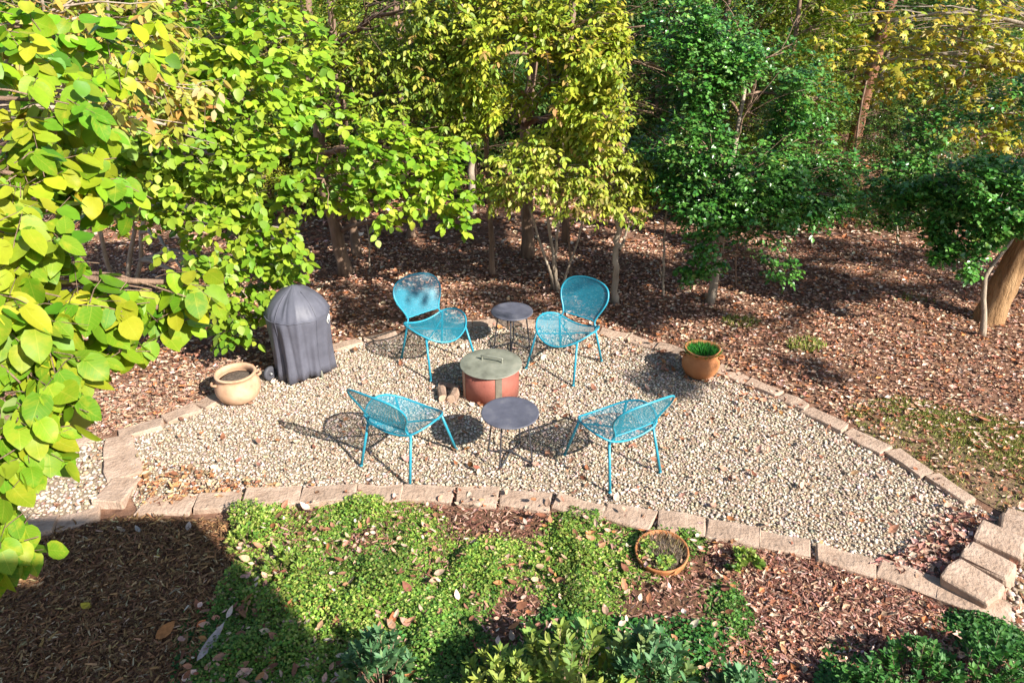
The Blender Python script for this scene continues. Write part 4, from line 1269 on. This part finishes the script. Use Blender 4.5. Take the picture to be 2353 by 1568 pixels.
# far-off wood closing the view
r_ = np.random.default_rng(99)
bl = [(x, 33 + r_.normal(0, 1.5), z, 3.0, 1.5, 2.2, 90) for x in np.arange(-26, 27, 3.6) for z in (1.5, 4.5, 8.0)]
P, Rm, S, C, TW = sprays(bl, .42, 5, r_, P_DARKW, gap=-.6)
o = link('distant_wood', mesh_np('distant_wood', *scatter(T_RHW, P, Rm, S, C)), M['leaf'])
tag(o, 'dark green mass of the far-off wood closing the view', 'woodland', kind='stuff')

# ------------------------------------------------------------------ foreground shrubs and ground cover
def shrub(c, r, n, L, pal, label, seed, tpl=T_OVAL, mat='herb', per=7, up=.9, droop=-.25, name='shrub'):
    rng = np.random.default_rng(seed)
    root = empty(name, (c[0], c[1], 0), 0, label, 'shrub', 'low shrubs along the bottom of the bed')
    base = np.array([c[0], c[1], 0])
    st, d, ln = [], [], []
    a = rng.random(n) * 6.283; q = np.sqrt(rng.random(n)) * r
    top = np.stack([q * np.cos(a), q * np.sin(a), c[2] * (1 - .55 * (q / r) ** 2) * (.7 + .4 * rng.random(n))], 1)
    bs = top * np.array([.35, .35, 0]) + np.array([0, 0, .01])
    b = MB()
    for i in range(n):
        b.tube(wiggle(bs[i], top[i], 5, .05, rng), np.linspace(.005, .0018, 5), 4)
    link('stems', b.mesh('stems'), M['bark'], root)
    P, Rm, S, C = [], [], [], []
    dirs = unit(top - bs)
    for i in range(n):
        col = pick(pal, 1, rng, .15)
        m = per * 4
        t = 1 - .55 * rng.random(m) ** 1.6
        pos = bs[i] + (top[i] - bs[i]) * t[:, None]
        aa = np.arange(m) * 2.4
        side = np.stack([np.cos(aa), np.sin(aa), np.zeros(m)], 1)
        D = unit(side * .8 + dirs[i] * up + rng.normal(0, .2, (m, 3)))
        N = unit(np.cross(np.cross(D, [0, 0, 1.]), D) + rng.normal(0, .25, (m, 3)))
        N = N * np.sign(N[:, 2:3] + 1e-6)
        P.append(pos); Rm.append(frames(D, N)); S.append(L * (.6 + .5 * rng.random(m))); C.append(.6 * col + .4 * pick(pal, m, rng, .2))
    o = link('foliage', mesh_np('foliage', *scatter(tpl, np.concatenate(P), np.concatenate(Rm), np.concatenate(S), np.concatenate(C))), M[mat], root)
    o['kind'] = 'stuff'


P_VARI = [((.24, .32, .05), 5), ((.34, .38, .07), 3), ((.13, .24, .05), 5), ((.08, .19, .06), 3)]
P_BLUE = [((.10, .22, .09), 5), ((.15, .28, .12), 3), ((.06, .16, .06), 4), ((.22, .30, .08), 1)]
def gz(px, py, h): 
    p = gnd(px, py, h); return (p[0], p[1], h)
T_NARROW = tpl_oval(.34, .12, .12)
shrub(gz(1310, 1470, .55), .34, 50, .078, P_VARI, 'yellow green leafy shrub at the bottom edge, tallest of the bed', 301, T_NARROW)
shrub(gz(1150, 1525, .50), .27, 46, .072, P_VARI, 'yellowish shrub at the bottom edge just left of the tallest one', 302, T_NARROW)
shrub(gz(1500, 1465, .48), .24, 44, .070, P_BLUE, 'bluish green shrub at the bottom edge right of the yellow one', 303, T_NARROW)
shrub(gz(860, 1475, .36), .20, 30, .068, P_BLUE, 'blue green shrub in shade among the ground cover, bottom middle', 304, T_NARROW)
shrub(gz(1710, 1560, .30), .16, 22, .068, P_BLUE, 'small blue green shrub by the shaded litter', 305, T_NARROW)
shrub(gz(2130, 1500, .32), .26, 44, .042, P_HERBD, 'dark green shrub in the lower right bed', 306, T_OVAL)
shrub(gz(2290, 1480, .34), .26, 44, .044, P_HERBD, 'leafy green shrub in the bottom right corner', 307, T_OVAL)
shrub(gz(2020, 1540, .28), .2, 30, .042, P_HERBD, 'dark shrub left of the lower right shrubs', 308, T_OVAL)
shrub(gz(1715, 1270, .16), .12, 16, .040, P_HERB, 'small bright green weed against the front edging stones', 309, T_OVAL)
shrub(gz(560, 1215, .14), .14, 14, .045, P_HERB, 'bright weedy clump at the end of the ground cover by the mulch', 310, T_NARROW)
shrub(gz(640, 1275, .16), .15, 18, .045, P_HERB, 'feathery green clump in the ground cover near the mulch', 311, T_NARROW)


def cover_stuff(name, poly, n, L, pal, label, seed, hgt=.07, thr=-.15, ns=3.0, tpl=T_RHW, mat='herb', cat='ground cover'):
    n = int(n)
    rng = np.random.default_rng(seed)
    q = rnd_in(poly, n, rng)
    k = vnoise(np.c_[q, np.zeros(n)], ns, seed)
    m = k > thr + rng.normal(0, .12, n)
    q, k = q[m], np.clip((k[m] - thr) * 1.4, .15, 1)
    n = len(q)
    hv = np.clip(1 + .8 * vnoise(np.c_[q, np.zeros(n)], 11, seed + 1), .35, 2)
    P = np.c_[q, .008 + hgt * k * hv * rng.random(n) ** .7]
    Rm = rot_rand(n, .55, rng)
    w_ = np.clip(.45 + .9 * vnoise(P * np.array([1, 1, 0]), 3.1, seed + 7), 0, 1)[:, None]
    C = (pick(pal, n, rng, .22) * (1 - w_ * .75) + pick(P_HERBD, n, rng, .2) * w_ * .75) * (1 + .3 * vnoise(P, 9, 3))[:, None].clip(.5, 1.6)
    o = link(name, mesh_np(name, *scatter(tpl, P, Rm, L * (.55 + .8 * rng.random(n)), C)), M[mat])
    tag(o, label, cat, kind='stuff')


COVER = [gnd(*p)[:2] for p in [(530, 1190), (640, 1166), (700, 1170), (860, 1152), (1000, 1140), (1120, 1148), (1250, 1152), (1330, 1180), (1420, 1185), (1500, 1222), (1600, 1232), (1740, 1290), (1690, 1360), (1740, 1430), (1700, 1500), (1600, 1640), (420, 1640), (430, 1560), (480, 1420), (540, 1300)]]
cover_stuff('ground_cover', COVER, 105000, .022, P_HERB, 'bright green creeping ground cover in front of the stone edging', 401, .095, -.31, 4.6)
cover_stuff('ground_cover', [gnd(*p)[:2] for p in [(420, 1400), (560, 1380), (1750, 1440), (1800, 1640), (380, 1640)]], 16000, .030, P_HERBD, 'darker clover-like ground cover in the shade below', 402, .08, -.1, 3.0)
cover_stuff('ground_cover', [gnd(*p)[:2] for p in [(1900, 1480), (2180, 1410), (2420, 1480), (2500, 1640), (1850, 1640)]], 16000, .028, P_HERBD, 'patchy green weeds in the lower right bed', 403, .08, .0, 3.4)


def litter(name, poly, n, L, pal, label, seed, tpl=T_CURL, z=.012, tilt=.45, clump=None, mat='litter', cat='leaf litter', hi=.03):
    rng = np.random.default_rng(seed)
    q = rnd_in(poly, n, rng)
    if clump is not None:
        k = vnoise(np.c_[q, np.zeros(n)], clump[0], seed)
        q = q[k > clump[1] + rng.normal(0, .15, n)]
    n = len(q)
    zz = gh(q[:, 0], q[:, 1]) + z + rng.random(n) ** 2 * hi
    C = pick(pal, n, rng, .24)
    L = L * (.6 + .8 * rng.random(n) ** 1.5)
    o = link(name, mesh_np(name, *scatter(tpl, np.c_[q, zz], rot_rand(n, tilt, rng), L * (.5 + .8 * rng.random(n)), C), smooth=False), M[mat])
    tag(o, label, cat, kind='stuff')


WOODF = [gnd(*p)[:2] for p in [(-300, 985), (250, 995), (460, 925), (590, 858), (770, 790), (900, 760), (1090, 738), (1250, 740), (1400, 760), (1560, 803), (1720, 862), (1850, 922), (1960, 985), (2060, 930), (2300, 975), (2700, 1060), (2800, 640), (2750, 560), (-500, 560)]]
FARF = [gnd(*p)[:2] for p in [(-600, 570), (2900, 570), (3000, 360), (-600, 360)]]
litter('leaf_litter', WOODF, 72000, .048, P_LITTER, 'brown and pinkish fallen leaves covering the woodland floor', 501, tilt=.3)
litter('leaf_litter', FARF, 34000, .08, P_LITTER, 'fallen brown leaves deeper under the trees', 502)
litter('fallen_leaves', PATIO, 900, .055, P_LITTER, 'scattered dry brown leaves lying on the gravel', 503, T_DRY, z=.03)
litter('fallen_leaves', [gnd(*p)[:2] for p in [(310, 1060), (420, 1075), (640, 1120), (620, 1152), (440, 1158), (325, 1165)]], 420, .048, [((.36, .17, .08), 5), ((.46, .27, .13), 4), ((.27, .12, .07), 4), ((.54, .40, .24), 3)],
       'reddish brown leaves drifted into the gravel corner', 504, z=.026)
litter('fallen_leaves', [gnd(*p)[:2] for p in [(2080, 1270), (2200, 1180), (2270, 1200), (2230, 1270), (2170, 1360), (2090, 1330), (1990, 1300)]], 520, .06, [((.34, .16, .12), 5), ((.46, .28, .22), 4), ((.22, .10, .07), 3), ((.56, .42, .34), 2)],
       'reddish leaves piled against the raised corner blocks', 505, z=.026)
litter('fallen_leaves', [gnd(*p)[:2] for p in [(1200, 745), (1560, 800), (1850, 930), (1800, 960), (1500, 850), (1250, 800)]], 300, .055, P_LITTER, 'dry leaves along the back row of edging stones', 506, T_DRY, z=.03)
litter('fallen_leaves', COVER, 800, .055, P_LITTER, 'dry brown leaves caught in the green ground cover', 507, T_DRY, z=.05, hi=.05)
litter('fallen_leaves', [gnd(*p)[:2] for p in [(420, 1400), (600, 1330), (1000, 1420), (1000, 1640), (400, 1640)]], 190, .065, P_LITTER, 'larger curled brown leaves between mulch and ground cover', 508, T_DRY, z=.04, hi=.05)
litter('fallen_leaves', LAWN, 1500, .045, P_LITTER, 'brown leaves strewn on the thin lawn', 509, z=.02)
litter('fallen_leaves', PATH_R, 260, .06, P_LITTER, 'brown leaves on the gravel beside the corner blocks', 510, T_DRYM, z=.03)
litter('fallen_leaves', PATH_L, 260, .05, P_LITTER, 'dry leaves on the shaded side path', 511, z=.03)
T_CHIP = (np.array([(-.10, 0, 0), (.10, 0, .02), (.12, .5, .06), (-.08, .5, .03), (.05, 1, .02), (-.06, 1, 0)]), np.array([(0, 1, 2), (0, 2, 3), (3, 2, 4), (3, 4, 5)]))
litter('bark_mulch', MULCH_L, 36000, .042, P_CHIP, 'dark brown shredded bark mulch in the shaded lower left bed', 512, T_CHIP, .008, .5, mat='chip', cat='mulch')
REDB = [gnd(*p)[:2] for p in [(1620, 1240), (1800, 1268), (2000, 1330), (2220, 1410), (2480, 1500), (2600, 1700), (1560, 1700), (1680, 1400)]]
litter('bark_mulch', REDB, 40000, .036, P_REDCHIP, 'reddish shredded mulch between the ground cover and corner blocks', 513, T_CHIP, .008, .5, mat='chip', cat='mulch')
litter('bark_mulch', COVER, 14000, .038, P_REDCHIP, 'reddish mulch showing between the ground cover plants', 514, T_CHIP, .006, .4, mat='chip', cat='mulch')
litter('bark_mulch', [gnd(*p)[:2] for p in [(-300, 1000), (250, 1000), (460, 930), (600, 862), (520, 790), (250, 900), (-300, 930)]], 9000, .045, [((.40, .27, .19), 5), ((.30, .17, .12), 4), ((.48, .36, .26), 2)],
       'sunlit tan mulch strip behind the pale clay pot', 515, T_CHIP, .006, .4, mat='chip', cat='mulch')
litter('fallen_leaves', REDB, 1500, .045, P_LITTER, 'pale dry leaves sprinkled over the reddish mulch', 516, z=.025)
rgz = np.random.default_rng(8)


def lawn(name, poly, n, label, h=.05, thr=-.2):
    q = rnd_in(poly, n, rgz)
    k = vnoise(np.c_[q, np.zeros(n)], 2.4, 12); q = q[k > thr + rgz.normal(0, .25, n)]; n = len(q)
    D = np.stack([rgz.normal(0, .6, n), rgz.normal(0, .6, n), np.ones(n)], 1)
    pal = [((.20, .26, .04), 5), ((.30, .30, .07), 4), ((.42, .35, .13), 4), ((.12, .20, .03), 2)]
    o = link(name, mesh_np(name, *scatter(T_BLADE, np.c_[q, np.full(n, .006)], frames(D, rgz.normal(size=(n, 3))), h * (.5 + .8 * rgz.random(n)), pick(pal, n, rgz))), M['grass'])
    tag(o, label, 'grass', kind='stuff')


lawn('grass', LAWN, 34000, 'thin patch of yellowing lawn beside the curved edging', .035, -.3)
for k, (px, py, n) in enumerate([(1850, 795, 500), (1700, 742, 260), (2110, 690, 160), (1810, 640, 140)]):
    c = gnd(px, py)[:2]; a = np.linspace(0, 6.28, 12, endpoint=False)
    lawn('grass', [(c[0] + .22 * math.cos(q), c[1] + .16 * math.sin(q)) for q in a], n, ['small grass tuft in the litter nearest the grassy pot', 'sparse green tuft in the litter below the holly trunk', 'few grass blades in litter near the oak', 'few grass blades in litter under the holly'][k], .07, -.5)

# notable single leaves on the mulch
def big_leaf(px, py, L, rz, col, label, w=.5, z=.03):
    p = gnd(px, py)
    tv, tf = tpl_oval(w, .25, -.15, ((.1, .5), (.3, .95), (.55, 1.0), (.8, .6)))
    me = mesh_np('fallen_leaf', (tv - np.array([0, .5, 0])) * L, tf, np.repeat(np.array(col)[None], len(tf), 0))
    o = link('fallen_leaf', me, M['litter'], None, (p[0], p[1], z))
    o.rotation_euler = (.1, .15, rz)
    tag(o, label, 'leaf', 'large fallen leaves on the bottom beds')


big_leaf(490, 1490, .26, -.35, (.42, .36, .34), 'long pale grey dead leaf lying at the mulch edge', .22, .06)
big_leaf(200, 1398, .075, 1.4, (.50, .40, .05), 'bright yellow leaf on the dark mulch', .8)
big_leaf(280, 1222, .085, 1.2, (.42, .33, .24), 'pale tan leaf on mulch nearest the shaded edging stones', .4)
big_leaf(318, 1222, .08, .8, (.36, .33, .30), 'grey leaf on mulch beside the pale tan one', .4)
big_leaf(435, 1215, .08, .2, (.45, .36, .30), 'pale pinkish leaf on mulch below the sunlit edging end', .5)
big_leaf(385, 1460, .14, -.6, (.40, .17, .06), 'rust orange curled leaf at the bottom of the mulch', .6, .05)
big_leaf(360, 1285, .06, 1.9, (.50, .33, .05), 'small golden leaf in the middle of the mulch', .6)
big_leaf(640, 1380, .10, .4, (.40, .22, .13), 'brown leaf curled on the ground cover by the mulch', .7, .09)
big_leaf(2255, 975, .12, 1.3, (.36, .15, .08), 'reddish brown leaf lying on the lawn edge', .6, .06)
